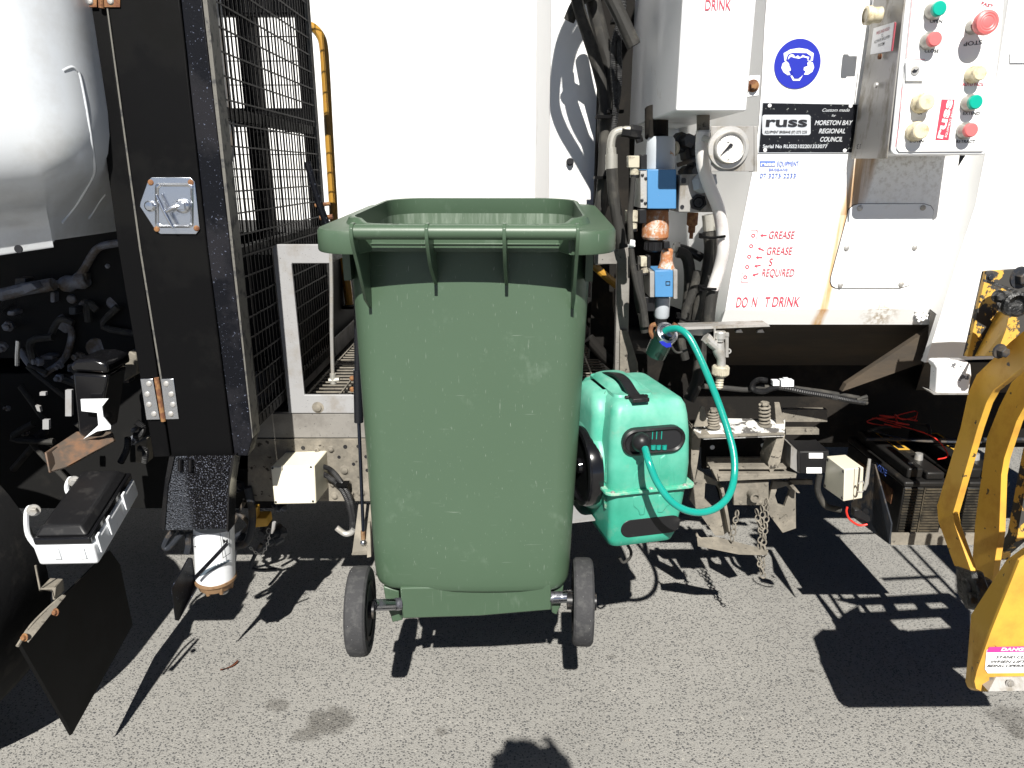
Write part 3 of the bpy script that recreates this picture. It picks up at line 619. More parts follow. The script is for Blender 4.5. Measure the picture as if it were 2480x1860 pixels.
# ------------------------------------------------------------------ hopper body (right)
m = MB()
xe = lambda y: None
front = [(1862, -60), (1852, 60), (1845, 200), (1838, 300), (1826, 400), (1800, 530), (1772, 660), (1757, 750), (2252, 748), (2290, 620), (2326, 500), (2345, 380), (2400, 100), (2412, -60)]
m.pp(front, YP, .02)
hp = m.build('hopper_panel', 'hopper', truck); hp['label'] = 'white hopper side panel with signs and a rust run'
m = MB(); low = [at(1757, 750, YP), at(2252, 748, YP), at(2262, 786, YP+.022), at(1745, 786, YP+.022)]
m.prism(low, (0, .02, 0)); m.build('lower_fold', 'hopper', hp)
# left return of the hopper body, facing the valves
m = MB(); L0 = [(1862, -60), (1852, 60), (1845, 200), (1838, 300), (1826, 400), (1800, 530), (1772, 660), (1757, 750), (1745, 786)]
vf = [at(x, y, YP if y < 770 else YP+.05)+Vector((-.001, .001, 0)) for x, y in L0]; vb = [Vector((p.x-.1, 2.34, p.z)) for p in vf]
n = len(vf); m.add(vf+vb, [(k, k+1, k+1+n, k+n) for k in range(n-1)]); m.build('hopper_return', 'hopper', truck)
m = MB(); m.pp([(1530, 250), (1745, 250), (1760, 420), (1740, 560), (1735, 640), (1640, 640), (1635, 430), (1625, 300), (1530, 300)], 2.38, .02); m.build('rear_sheet', 'whitebox', truck)
for x, y in ((1762, 514), (1753, 673)): m = MB(); m.screw(x, y, 2.2, .005, .003); m.build('small_bolt', 'steel', truck)
# folded right-hand part
m = MB(); m.add([at(2412, -60, YP), at(2345, 380, YP), at(2326, 500, YP), at(2290, 620, YP), at(2252, 748, YP),
                 at(2452, -60, YP-.05), at(2385, 380, YP-.05), at(2362, 500, YP-.05), at(2322, 620, YP-.05), at(2277, 768, YP-.05)],
                [(0, 5, 6, 1), (1, 6, 7, 2), (2, 7, 8, 3), (3, 8, 9, 4)])
m.build('diagonal_fold', 'hopper', hp, recalc=False)
m = MB(); m.pp([(2452, -60), (2385, 380), (2362, 500), (2322, 620), (2277, 768), (2245, 868), (2240, 878), (2330, 872), (2700, 860), (2700, -60)], YP-.051, .02)
m.build('rear_side_panel', 'white', truck)
m = MB(); m.add([at(2252, 750, YP), at(2277, 770, YP-.05), at(2245, 872, YP-.05), at(2262, 786, YP+.05), at(2210, 830, 2.1)], [(0, 1, 2, 3), (3, 2, 4)]); m.build('fold_gusset', 'grey', hp)
# slot cut-outs at far right top
m = MB(); m.rect(2466, 90, 2520, 150, YP-.053, .002); m.rect(2447, 128, 2520, 152, YP-.055, .002); m.build('recess_shadow_strip', 'whitebox', truck)
# hopper underside
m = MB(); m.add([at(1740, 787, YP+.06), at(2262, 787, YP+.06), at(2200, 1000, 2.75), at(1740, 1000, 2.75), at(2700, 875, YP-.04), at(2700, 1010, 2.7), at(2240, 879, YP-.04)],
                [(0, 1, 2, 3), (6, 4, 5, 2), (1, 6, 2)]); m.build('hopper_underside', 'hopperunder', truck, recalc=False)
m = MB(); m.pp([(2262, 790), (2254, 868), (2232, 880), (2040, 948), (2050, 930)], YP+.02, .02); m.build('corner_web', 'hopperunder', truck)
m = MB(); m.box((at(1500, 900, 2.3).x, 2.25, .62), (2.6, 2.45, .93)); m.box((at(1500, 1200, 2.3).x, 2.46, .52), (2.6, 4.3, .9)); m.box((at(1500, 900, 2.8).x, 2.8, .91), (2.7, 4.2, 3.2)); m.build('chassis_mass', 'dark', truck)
# access hatch
hatch = [(2055, 508), (2066, 498), (2080, 494), (2237, 494), (2253, 499), (2260, 510), (2257, 530), (2215, 671), (2202, 690), (2180, 697), (2023, 697), (2014, 692), (2011, 682), (2012, 671), (2053, 517)]
cxh, cyh = 2130, 600
m = MB(); m.pp([(cxh+(x-cxh)*1.014, cyh+(y-cyh)*1.012) for x, y in hatch], YP-.0005, .0003); m.build('hatch_gasket', 'ink', hp)
m = MB(); m.pp(hatch, YP-.001, -.003); ha = m.build('access_hatch', 'whitebox', hp, bevel=.0008)
for x, y in ((2082, 504), (2235, 503), (2050, 600), (2215, 599), (2035, 690), (2182, 688)): m = MB(); m.screw(x, y, YP-.004, .0075, .007); m.build('screw', 'steel', ha)
# weld on the fold
m = MB()
for k in range(26): m.ball(at(2215+random.uniform(0, 34), 752+random.uniform(0, 26), YP+.004-.0*k), .004, 8)
m.build('weld_bead', 'white', hp)
# --- signs on the panel
SY = YP-.001
m = MB()
m.lathe(at(1931, 155, SY), (0, -1, 0), [(.0568, 0), (.0568, .0012), (0, .0012)], 48); es = m.build('ear_protection_sign', 'blueink', hp); es['label'] = 'round blue and white ear protection sign'
def Z2(x, y): return (1800+x/3.253, y/3.253)
def arc(cx, cy, r0, r1, a0, a1, n=14): return [(cx+r1*math.cos(R(a0+(a1-a0)*k/n)), cy+r1*math.sin(R(a0+(a1-a0)*k/n))) for k in range(n+1)]+[(cx+r0*math.cos(R(a1-(a1-a0)*k/n)), cy+r0*math.sin(R(a1-(a1-a0)*k/n))) for k in range(n+1)]
m = MB()
WY = SY-.0016
m.pp([Z2(*p) for p in ((318, 420), (370, 390), (440, 378), (505, 388), (555, 420), (548, 478), (505, 478), (500, 448), (440, 440), (385, 448), (365, 470), (325, 480))], WY, -.0003)
m.pp([Z2(*p) for p in ((310, 500), (335, 482), (365, 495), (362, 520), (378, 532), (374, 556), (358, 560), (372, 590), (350, 592), (318, 570), (300, 535))], WY, -.0003)
m.pp([Z2(*p) for p in ((548, 492), (520, 480), (505, 495), (508, 520), (478, 530), (476, 552), (492, 562), (478, 588), (510, 588), (545, 565), (558, 530))], WY, -.0003)
m.pp([Z2(*p) for p in ((372, 598), (385, 594), (402, 622), (436, 622), (456, 592), (468, 596), (444, 636), (392, 636))], WY, -.0003)
m.build('white_pictogram', 'decal', es)
m = MB(); m.pp([Z2(*p) for p in ((338, 470), (352, 430), (385, 415), (500, 418), (536, 445), (530, 475), (505, 472), (500, 508), (470, 540), (462, 600), (440, 616), (400, 616), (380, 560), (360, 500))], WY-.0005, -.0002)
m.build('blue_face', 'blueink', es)
m = MB(); m.pp([Z2(*p) for p in ((352, 470), (360, 440), (382, 424), (398, 432), (412, 450), (430, 436), (448, 452), (470, 432), (492, 444), (520, 448), (512, 474), (500, 456), (470, 450), (440, 462), (405, 456), (375, 446))], WY-.0008, -.0002); m.build('white_fringe', 'decal', es)
# black maker plate
m = MB(); m.pp([(1846, 248), (2079, 252), (2066, 371), (1836, 371)], SY, -.0015); bpl = m.build('maker_plate', 'plate', hp); bpl['label'] = 'black engraved maker plate'
m = MB(); ring(m, [(1846, 248), (2079, 252), (2066, 371), (1836, 371)], [(1847.5, 249.5), (2077.5, 253.5), (2064.5, 369.5), (1837.5, 369.5)], SY-.0017, -.0003); m.build('plate_border', 'platewhite', bpl)
m = MB(); m.rr(1846, 278, 1963, 327, 6, SY-.0016, -.0005); m.build('logo_field', 'platewhite', bpl)
TY = SY-.002
text('russ', 1904, 296, TY, 24, 'ink', bpl, xs=1.25, bold=.03, wpx=100)
text('EQUIPMENT BRISBANE (07) 3275 2233', 1903, 320, TY, 6.5, 'ink', bpl, wpx=102, bold=.005)
text('Custom made', 2023, 267, TY+.001, 8, 'platewhite', bpl, shear=.35, wpx=66)
text('for', 2018, 280, TY+.001, 6, 'platewhite', bpl, shear=.35)
text('MORETON BAY', 2017, 298, TY+.001, 11, 'platewhite', bpl, shear=.25, wpx=92, bold=.02)
text('REGIONAL', 2014, 318, TY+.001, 11, 'platewhite', bpl, shear=.25, wpx=64, bold=.02)
text('COUNCIL', 2012, 338, TY+.001, 11, 'platewhite', bpl, shear=.25, wpx=54, bold=.02)
text('Serial No RUSS2102201333077', 1925, 355, TY+.001, 8.5, 'platewhite', bpl, wpx=156, bold=.02)
for x, y in ((1864, 256), (2060, 257), (1853, 364), (2046, 365)): m = MB(); m.screw(x, y, TY, .0048, .003); m.build('rivet', 'decal', bpl)
m = MB(); m.rect(1840, 390, 1878, 403, SY, -.0004); lo_ = m.build('maker_decal', 'ltblueink', hp)
text('russ', 1859, 397, SY, 9, 'decal', lo_, wpx=34, bold=.03)
text('EQUIPMENT', 1908, 397, SY, 12, 'ltblueink', lo_, wpx=52, bold=.005)
text('BRISBANE', 1885, 411, SY, 7, 'ltblueink', lo_, wpx=46)
text('07 3275 2233', 1884, 426, SY, 11, 'ltblueink', lo_, wpx=87)
# grease legend
def Z5(x, y): return (1700+x/3.687, 400+y/3.687)
m = MB(); o5 = [Z5(*p) for p in ((440, 577), (490, 577), (500, 586), (498, 600), (425, 1035), (412, 1049), (357, 1049), (347, 1040), (350, 1025), (428, 590))]
c5 = (sum(p[0] for p in o5)/10, sum(p[1] for p in o5)/10); ring(m, o5, [(c5[0]+(x-c5[0])*.93, c5[1]+(y-c5[1])*.985) for x, y in o5], SY, -.0004)
for x, y in ((458, 628), (440, 722), (422, 816), (404, 908), (387, 1000)):
    X_, Y_ = Z5(x, y); oo = [(X_+4.9*math.cos(k*math.pi/10), Y_+4.9*math.sin(k*math.pi/10)) for k in range(20)]; ii = [(X_+2.5*math.cos(k*math.pi/10), Y_+2.5*math.sin(k*math.pi/10)) for k in range(20)]
    ring(m, oo, ii, SY, -.0004)
for x, y, a in ((520, 627, 0), (500, 738, 24), (481, 823, 2), (467, 903, -10), (450, 985, -18)):
    X_, Y_ = Z5(x, y); c_a, s_a = math.cos(R(a)), math.sin(R(a))
    m.pp([(X_+u*c_a-v_*s_a, Y_+u*s_a+v_*c_a) for u, v_ in ((0, 0), (6, -4.5), (6, -1.6), (16, -1.6), (16, 1.6), (6, 1.6), (6, 4.5))], SY, -.0004)
gl = m.build('grease_legend', 'red', hp); gl['label'] = 'red grease point legend with arrows'
for s_, x, y, wd in (('GREASE', 708, 626, 62), ('GREASE', 688, 769, 62), ('S', 611, 868, 9), ('REQUIRED', 678, 963, 78)):
    X_, Y_ = Z5(x, y); text(s_, X_, Y_, SY, 18, 'red', gl, wpx=wd, shear=.12)
for s_, x, wd in (('DO', 354, 28), ('N', 466, 13), ('T', 580, 12), ('DRINK', 745, 66)):
    X_, Y_ = Z5(x, 1228-(x-354)*.01); text(s_, X_, Y_, SY, 24, 'red', gl, wpx=wd, shear=.12, bold=.004)

# ------------------------------------------------------------------ control box
YX = 1.73
m = MB(); fpoly = [(2203, -60), (2195, 0), (2158, 365), (2164, 374), (2172, 376), (2384, 375), (2394, 368), (2440, -60)]
m.pp(fpoly, YX, .165); cbx = m.build('control_box', 'whitebox', truck, bevel=.004, bseg=3); cbx['label'] = 'white control box with coloured push buttons'
m = MB(); f2 = [(2212, -60), (2206, 0), (2170, 360), (2176, 368), (2378, 367), (2386, 360), (2430, -60)]
m.pp(f2, YX-.001, -.003); m.build('face_plate', 'white', cbx, bevel=.001)
m = MB(); ex = [(2196, 0), (2188, 142), (2241, 142)]
m.tube(A([(2212, -30), (2207, 20), (2195, 140), (2198, 143), (2240, 144)], YX-.0042), .0006, 4); m.tube(A([(2184, 210), (2178, 300), (2168, 358)], YX-.0042), .0006, 4); m.build('panel_outline', 'red', cbx)
# scuffed aluminium cover along its left side
tl = atX
m = MB(); xs_ = at(2190, 0, YX).x
fp = [at(2201, -60, YX+.002), at(2150, 384, YX+.002)]; bk = [at(2128, -60, 1.88), at(2064, 384, 1.88)]
m.prism([fp[0], bk[0], bk[1], fp[1]], (-.004, -.001, 0)); sc = m.build('side_cover', 'alum', cbx, bevel=.001); sc['label'] = 'scuffed bare aluminium side cover'
FYB = YX-.004
def button(px, py, mat, r=.0165, d=.03, lab=None, bezel=True):
    p = at(px, py, FYB)
    # bezel base + cap, base located so that the cap (nearest the camera) projects at px,py
    capc = at(px, py, FYB-d); base = Vector((capc.x, FYB, capc.z))
    m = MB(); m.lathe(base, (0, -1, 0), [(r*1.12, 0), (r*1.12, d*.35), (r*.98, d*.5), (r*.9, d*.7), (0, d*.7)], 24); b = m.build('push_button', 'butbezel' if mat != 'butcream' else 'butcream', cbx)
    m = MB(); m.lathe(base, (0, -1, 0), [(r*.92, d*.4), (r*.92, d*.93), (r*.8, d), (r*.5, d*1.01), (0, d*1.0)], 24); m.build('button_cap', mat, b)
    if lab: b['label'] = lab
    return b
for x, y, c_, l_ in ((2277, 20, 'butgreen', 'green button at the top'), (2266, 94, 'butred', 'faded red button below the top green one'), (2375, 177, 'butcream', 'cream button at right centre'),
                     (2246, 247, 'butcream', 'cream up button'), (2365, 247, 'butgreen', 'green button at lower right'), (2232, 317, 'butcream', 'cream down button'), (2354, 315, 'butred', 'faded red button at lower right')):
    button(x, y, c_, lab=l_, r=.0195 if (c_ == 'butcream' and x < 2300) else .0165)
capc = at(2390, 54, FYB-.05); base = Vector((capc.x, FYB, capc.z))
m = MB(); m.lathe(base, (0, -1, 0), [(.016, 0), (.016, .02), (.011, .022), (.011, .034), (0, .034)], 24); b = m.build('stop_button', 'butbezel', cbx); b['label'] = 'large faded red mushroom stop button'
m = MB(); m.lathe(base, (0, -1, 0), [(.012, .032), (.0235, .038), (.0255, .046), (.0235, .0535), (.0185, .0555), (.0165, .0545), (.0135, .0555), (.0115, .0545), (.009, .0555), (0, .055)], 32); m.build('mushroom_cap', 'butred', b)
m = MB(); m.rect(2191, 151, 2234, 197, FYB, -.006); kl = m.build('key_switch', 'whitebox', cbx, bevel=.001)
m = MB(); m.lathe(at(2216, 171, FYB-.006), (0, -1, 0), [(.0095, 0), (.0095, .002), (.008, .0022), (0, .0015)]); m.build('key_cylinder', 'steel', kl)
m = MB(); m.pp([(2208, 173), (2214, 167), (2218, 170), (2225, 166), (2219, 175), (2212, 176)], FYB-.0085, -.001); m.build('key_slot', 'ink', kl)
for s_, x, y, wd, c_ in (('OPEN', 2267, 52, 30, 'ink'), ('CLOSE', 2256, 124, 34, 'ink'), ('UP', 2229, 274, 14, 'ink'), ('DOWN', 2220, 342, 33, 'ink'), ('AUTO PACK', 2356, 205, 52, 'red'), ('EXTEND', 2352, 275, 40, 'ink'), ('RETRACT', 2338, 343, 46, 'ink')):
    text(s_, x, y, FYB, 7.5, c_, cbx, wpx=wd, out=.0008)
text('STOP', 2356, 104, FYB, 10, 'ink', cbx, wpx=44, rot=186, out=.0008)
text('FAST', 2390, 12, FYB, 8, 'red', cbx, wpx=30, rot=-15, out=.0008)
m = MB(); m.pp([Z2(*p) for p in ((1562, 783), (1665, 784), (1617, 1105), (1513, 1104))], FYB, -.0006); rl = m.build('red_logo', 'red', cbx)
pz = Z2(1582, 942); text('russ', pz[0], pz[1], FYB-.0006, 20, 'decal', rl, rot=83, bold=.03, wpx=88, out=.0008)
pz = Z2(1632, 945); text('EQUIPMENT BRISBANE', pz[0], pz[1], FYB-.0006, 5, 'decal', rl, rot=83, wpx=80, out=.0008)
# activation button and label on the side cover's upper part
sx = (fp[0]-bk[0]).normalized(); upv = (fp[0]-fp[1]).normalized(); nv = sx.cross(upv).normalized(); nv = -nv if nv.x > 0 else nv
def oncover(t, py, off=.0):
    px = 2128+(2201-2128)*t; px0 = px+(py+60)/444*(2150-2201 if t > .5 else 2064-2128); Yv = 1.88+(YX+.002-1.88)*t
    return at(px0, py, Yv)
pc = at(2137, 36, 1.80); pc = pc+nv*.004
m = MB(); m.lathe(pc, nv, [(.017, 0), (.017, .02), (.02, .022), (.02, .034), (.015, .036), (.014, .033), (0, .033)]); m.build('push_button', 'butcream', cbx)['label'] = 'cream button on the side cover'
q4 = [Z2(*p) for p in ((1030, 222), (1198, 172), (1168, 402), (1003, 428))]
def plane_pt(px, py, p0, n): r = ray(px, py); t = (p0-EYE).dot(n)/r.dot(n); return EYE+r*t
p0 = (fp[0]+bk[1])/2+nv*.006
m = MB(); m.prism([plane_pt(x, y, p0, nv) for x, y in q4], nv*.001); ap = m.build('instruction_plate', 'decal', cbx); ap['label'] = 'small white instruction plate on the side cover'
m = MB(); m.prism([plane_pt(*Z2(*p), p0, nv) for p in ((1194, 172), (1206, 180), (1178, 400), (1166, 404))], nv*.0012); m.build('red_edge', 'red', ap)
for s_, y, c_ in (('PRESS AND HOLD', 245, 'red'), ('TO', 282, 'ink'), ('ACTIVATE BIN LIFTER', 312, 'ink'), ('SYSTEM', 352, 'ink')):
    cu_p = plane_pt(*Z2(1098-(y-300)*.12, y), p0, nv)
    wd = {'PRESS AND HOLD': .062, 'TO': .01, 'ACTIVATE BIN LIFTER': .075, 'SYSTEM': .03}[s_]
    ob = text(s_, 1100, 100, 1.8, 8, c_, ap, out=0)
    o_ = ORG['garbage_truck']; base_p = at(1100, 100, 1.8); w_ = max(v.co.x for v in ob.data.vertices)-min(v.co.x for v in ob.data.vertices)
    uz = (Vector((0, 0, 1))-nv*nv.z).normalized(); ux = uz.cross(nv).normalized(); ux = ux if ux.dot(sx) > 0 else -ux
    for v in ob.data.vertices:
        l = v.co+o_-base_p; v.co = cu_p+ux*(l.x/w_*wd)+uz*l.z*.95+nv*.0018-o_
m = MB(); m.lathe(plane_pt(2131, 137, p0, nv), nv, [(.006, -.002), (.006, .003), (0, .004)]); m.build('screw', 'rust', cbx)
m = MB(); m.lathe(plane_pt(2122, 206, p0, nv), nv, [(.006, -.002), (.006, .003), (0, .004)]); m.build('screw', 'steel', cbx)
text('2013', 2077, 355, 1.86, 12, 'ink', sc, rot=180, wpx=22, out=.02)
m = MB(); m.pp([(2326, 374), (2340, 374), (2322, 402)], YX+.05, .003); m.build('torn_flap', 'ink', cbx)

# ------------------------------------------------------------------ hydraulic valves and hoses
V = truck
def vpart(m, name, mat, par=None, bevel=.002, lab=None):
    o = m.build(name, mat, par or V, bevel=bevel)
    if lab: o['label'] = lab
    return o
YV = 1.84
# elbow and swaged hose end
m = MB(); m.tube(A([(1545, 318), (1512, 316), (1490, 322), (1481, 340), (1479, 368)], 2.0), .0115, 12, 4); e1 = vpart(m, 'elbow_fitting', 'pipegrey', bevel=0)
m = MB(); m.tube([at(1480, 358, 2.0), at(1481, 376, 2.0)], .0135, 12); m.tube([at(1481, 374, 2.0), at(1481, 411, 2.0)], .0165, 14); m.build('hose_ferrule', 'pipegrey', e1)
m = MB(); m.tube([at(1505, 318, 2.0), at(1526, 320, 2.0)], .014, 6); m.tube([at(1524, 318, 2.0), at(1552, 322, 2.0)], .018, 6); m.tube([at(1546, 330, 2.0), at(1550, 345, 2.0)], .01, 8); m.build('hex_nut', 'blackplastic', e1)
# upper valve
vb_ = MB(); vb_.rect(1568, 410, 1638, 506, YV, .13); up_v = vpart(vb_, 'directional_valve', 'blue', lab='larger blue hydraulic valve block')
m = MB(); m.rect(1551, 412, 1567, 504, YV+.005, .12); m.build('valve_end_plate', 'steel', up_v, bevel=.001)
m = MB()
for x, y in ((1556, 424), (1564, 432), (1555, 485), (1563, 492)): m.screw(x, y, YV+.004, .004)
m.build('plate_screws', 'ink', up_v)
c_ = at(1597, 409, YV+.065); ctop = at(1597, 331, YV+.065); hgt = ctop.z-c_.z
m = MB(); m.lathe(c_, (0, 0, 1), [(.037, 0), (.037, hgt*.55), (.035, hgt*.9), (.03, hgt), (0, hgt)], 28); m.build('solenoid_coil', 'greycan', up_v)
m = MB(); m.tube([at(1590, 262, YV+.12), at(1590, 332, YV+.1)], .03, 14); m.tube([at(1575, 290, YV+.05), at(1577, 332, YV+.05)], [.004, .007], 8); m.build('coil_neck', 'dark', up_v)
c2 = at(1590, 508, YV+.065); cb2 = at(1588, 579, YV+.065); h2 = c2.z-cb2.z
m = MB(); m.lathe(c2, (0, 0, -1), [(.029, 0), (.031, h2*.08), (.033, h2*.35), (.035, h2*.6), (.035, h2*.92), (.031, h2), (0, h2)], 28); m.build('rusty_solenoid_coil', 'rustcan', up_v)
m = MB(); kn = at(1585, 585, YV+.06); m.lathe(kn, (0, 0, -1), [(.024, 0), (.024, .022), (.018, .026), (0, .026)], 24)
for k in range(14):
    a = 2*math.pi*k/14; m.tube([kn+Vector((.024*math.cos(a), .024*math.sin(a), -.002)), kn+Vector((.024*math.cos(a), .024*math.sin(a), -.021))], .003, 6)
m.build('knurled_knob', 'blackplastic', up_v)
def connector(x0, y0, x1, y1, Y, bx0, bx1, par):
    m = MB(); m.rect(x0, y0, x1-3, y0+(y1-y0)*.55, Y, .03); m.cyl(at((x0+x1)/2, y0+(y1-y0)*.55, Y+.014), (0, 0, -1), .011, .018); m.build('plug_connector', 'beige', par, bevel=.0015)
    m = MB(); m.rect(bx0, y0-3, bx1, y0+(y1-y0)*.62, Y, .03); m.cyl(at((x0+x1)/2, y1-7, Y+.014), (0, 0, -1), .0115, .008); m.build('plug_gasket', 'blackplastic', par, bevel=.0015)
connector(1522, 377, 1552, 430, YV, 1551, 1567, up_v)
connector(1518, 510, 1548, 560, YV, 1548, 1566, up_v)
m = MB(); m.tube(A([(1534, 428), (1531, 470), (1526, 520), (1527, 560), (1530, 620), (1542, 690), (1556, 740), (1563, 790)], YV-.02), [.0062, .0068, .007, .008, .009, .011], 10, 6); m.build('valve_cable', 'rubber', up_v)
m = MB(); m.tube(A([(1525, 588), (1536, 590)], YV-.028), .0085, 10); m.tube([at(1529, 590, YV-.02), at(1530, 598, YV-.02)], .0095, 10); m.build('cable_marker', 'decal', up_v)
m = MB(); m.tube(A([(1545, 655), (1548, 700), (1556, 750), (1562, 800)], YV), .013, 10, 5); m.tube(A([(1540, 640), (1544, 720), (1552, 760)], YV+.03), .01, 8, 5)
m.rect(1545, 622, 1552, 640, YV-.02, .02); m.tube([at(1556, 758, YV-.01), at(1562, 805, YV-.01)], [.013, .01], 10); m.build('cable_bundle', 'rubber', V)
# manifold with plugs
m = MB(); m.pp([(1648, 423), (1736, 422), (1734, 514), (1643, 514)], YV-.01, .12); mf = vpart(m, 'manifold_block', 'alum', lab='bare metal hydraulic manifold block')
m = MB(); m.rr(1650, 431, 1661, 444, 3, YV-.0112, -.0015)
for x, y in ((1655, 436), (1727, 435), (1652, 501)): m.lathe(at(x, y, YV-.0105), (0, -1, 0), [(.005, 0), (.005, .0015), (0, .0015)], 12)
m.build('block_holes', 'ink', mf)
m = MB(); m.lathe(at(1690, 490, YV-.01), (0, -1, 0), [(.021, 0), (.021, .008), (.015, .0085), (.014, .004), (0, .004)], 6); m.lathe(at(1690, 490, YV-.014), (0, -1, 0), [(.012, 0), (.0105, .006), (.006, .006), (.006, .003), (0, .003)], 20); m.build('hex_plug', 'blackplastic', mf)
m = MB(); m.lathe(at(1692, 446, YV-.01), (.5, -.8, .2), [(.024, 0), (.024, .02), (.018, .024), (.018, .045), (0, .045)], 6); m.build('adapter', 'greycan', mf)
m = MB(); m.lathe(at(1678, 515, YV+.04), (0, 0, -1), [(.014, 0), (.014, .03), (.009, .034), (.009, .05), (.005, .052), (.005, .066), (0, .066)], 12); m.build('relief_cartridge', 'rust', mf)
m = MB()
for (x, y, r) in ((1640, 348, .028), (1665, 370, .03), (1690, 345, .025), (1655, 420, .02), (1675, 395, .02)): m.lathe(at(x, y, 2.08), (.4, -1, .1), [(r, 0), (r, .03), (r*.7, .034), (r*.7, .06), (0, .06)], 6)
m.tube(A([(1640, 400), (1670, 390), (1700, 375)], 2.02), .006, 8, 4); m.build('rear_fittings', 'engine', V)
m = MB(); m.lathe(at(1634, 360, 2.04), (-1, -.6, 0), [(.02, 0), (.02, .012), (.012, .013), (0, .012)], 20); m.build('port_cap', 'beige', V)
# lower valve
m = MB(); m.rect(1586, 655, 1630, 720, YV-.005, .1); lv = vpart(m, 'small_directional_valve', 'blue', lab='smaller blue hydraulic valve block')
m = MB(); m.rect(1574, 658, 1585, 720, YV, .09); m.rect(1631, 653, 1641, 724, YV+.01, .08); m.build('valve_end_plate', 'alum', lv, bevel=.001)
m = MB(); ring(m, [(1612, 681), (1623, 681), (1623, 691), (1612, 691)], [(1613.5, 682.5), (1621.5, 682.5), (1621.5, 689.5), (1613.5, 689.5)], YV-.0055, -.001); m.build('valve_symbol', 'ink', lv)
c3 = at(1613, 654, YV+.045); c3t = at(1613, 602, YV+.045)
m = MB(); m.lathe(c3, (0, 0, 1), [(.025, 0), (.02, .012), (.0155, .025), (.0155, (c3t-c3).length-.004), (.012, (c3t-c3).length), (0, (c3t-c3).length)], 20); m.build('rusty_solenoid_coil', 'rustcan', lv)
c4 = at(1605, 720, YV+.045)
m = MB(); m.lathe(c4, (0, 0, -1), [(.02, 0), (.02, .05), (.017, .056), (0, .056)], 24); m.build('solenoid_coil', 'greycan', lv)
m = MB(); m.tube([at(1600, 768, YV+.045), at(1600, 785, YV+.045)], .016, 12); m.rect(1558, 720, 1586, 754, YV+.02, .03); m.rect(1608, 585, 1622, 602, YV+.02, .02); m.build('coil_nut', 'blackplastic', lv, bevel=.001)
connector(1552, 622, 1570, 666, YV+.02, 1568, 1576, lv)
# hoses at the right of the valves
hose([(1640, 610), (1658, 616), (1668, 640), (1670, 690), (1664, 750), (1655, 800)], .016, Y=2.02)
hose([(1630, 600), (1648, 602), (1668, 608), (1700, 625)], .013, 'blackplastic', 'swivel_fitting', 2.04)
m = MB(); m.tube([at(1632, 598, 2.03), at(1644, 600, 2.03)], .016, 6); m.build('steel_collar', 'steel', V)
hose([(1718, 560), (1722, 600), (1716, 650), (1700, 710), (1688, 790)], .019, Y=2.0)
m = MB(); m.tube([at(1716, 520, 2.0), at(1719, 558, 2.0)], .018, 12); m.build('hose_ferrule', 'pipegrey', V)
hose([(1690, 655), (1680, 700), (1660, 760), (1650, 820), (1660, 870)], .012, Y=1.97)
hose([(1735, 560), (1712, 690), (1700, 790)], .02, Y=2.06)
hose([(1694, 800), (1696, 860), (1690, 920), (1668, 968)], .018, 'rubber', 'curved_hose', 2.0)
wh = hose([(1703, 320, 1.76), (1700, 360, 1.76), (1704, 405, 1.77), (1718, 450, 1.78), (1738, 500, 1.8), (1748, 550, 1.82), (1751, 600, 1.83), (1742, 650, 1.85), (1726, 700, 1.86)], .0145, 'whitehose', 'white_hose', 1.86, rf=lambda t, i: .0155*(1 if i % 2 else .985), sub=10); wh['label'] = 'white hose hanging beside the pressure gauge'
hose([(1727, 698), (1720, 740), (1716, 784)], .0155, 'rubber', 'hose_tail', 1.865)
m = MB(); m.tube([at(1703, 272, 1.78), at(1703, 318, 1.78)], .015, 12); vpart(m, 'rusty_pipe_stub', 'grime', bevel=0)
m = MB(); m.tube([at(1703, 316, 1.765), at(1702, 340, 1.765)], .0165, 12); m.tube([at(1702, 334, 1.74), at(1720, 340, 1.73)], .007, 8); m.build('hose_clamp', 'steel', wh)
m = MB(); m.tube(A([(1698, 570), (1720, 576), (1757, 572)], 1.805), .0035, 6, 4); m.rect(1697, 566, 1706, 578, 1.84, .02); m.tube(A([(1692, 690), (1705, 698), (1735, 700)], 1.84), .0035, 6, 4); m.rect(1694, 692, 1708, 705, 1.84, .02)
m.tube(A([(1640, 768), (1665, 778), (1692, 778)], 1.9), .0035, 6, 4); m.rect(1640, 760, 1650, 772, 1.9, .02); m.build('cable_tie', 'black', V)
# pressure gauge
GY = 1.69
m = MB(); m.rect(1722, 306, 1826, 415, GY, .004); m.rect(1826.5, 306, 1835, 416, GY+.002, .04); gp = vpart(m, 'gauge_bracket', 'alum', lab='aluminium bracket holding a round pressure gauge', bevel=.0008)
gc = at(1763, 358, GY-.001); rs = (at(1763, 358, GY)-at(1813, 358, GY)).length
m = MB(); m.lathe(gc, (0, -1, 0), [(rs, 0), (rs, .005), (rs*.97, .007), (rs*.76, .0075), (rs*.74, .018), (rs*.70, .02), (rs*.64, .0185), (rs*.63, .013), (0, .013)], 56); ga = m.build('gauge_case', 'steel', gp)
m = MB(); m.lathe(gc+Vector((0, -.013, 0)), (0, -1, 0), [(rs*.63, 0), (rs*.63, .0008), (0, .0008)], 48); m.build('gauge_dial', 'glass', gp)
gy = gc.y-.0145
m = MB()
for k in range(28):
    a = R(225-270*k/27); r0, r1 = rs*.5, rs*(.55 if k % 4 else .58); t = Vector((-math.sin(a), 0, math.cos(a)))*.0003; d0 = Vector((math.cos(a), 0, math.sin(a))); o0 = Vector((gc.x, gy+.0003, gc.z))
    m.prism([o0+d0*r0-t, o0+d0*r1-t, o0+d0*r1+t, o0+d0*r0+t], (0, -.0002, 0))
m.build('scale_marks', 'ink', gp)
m = MB()
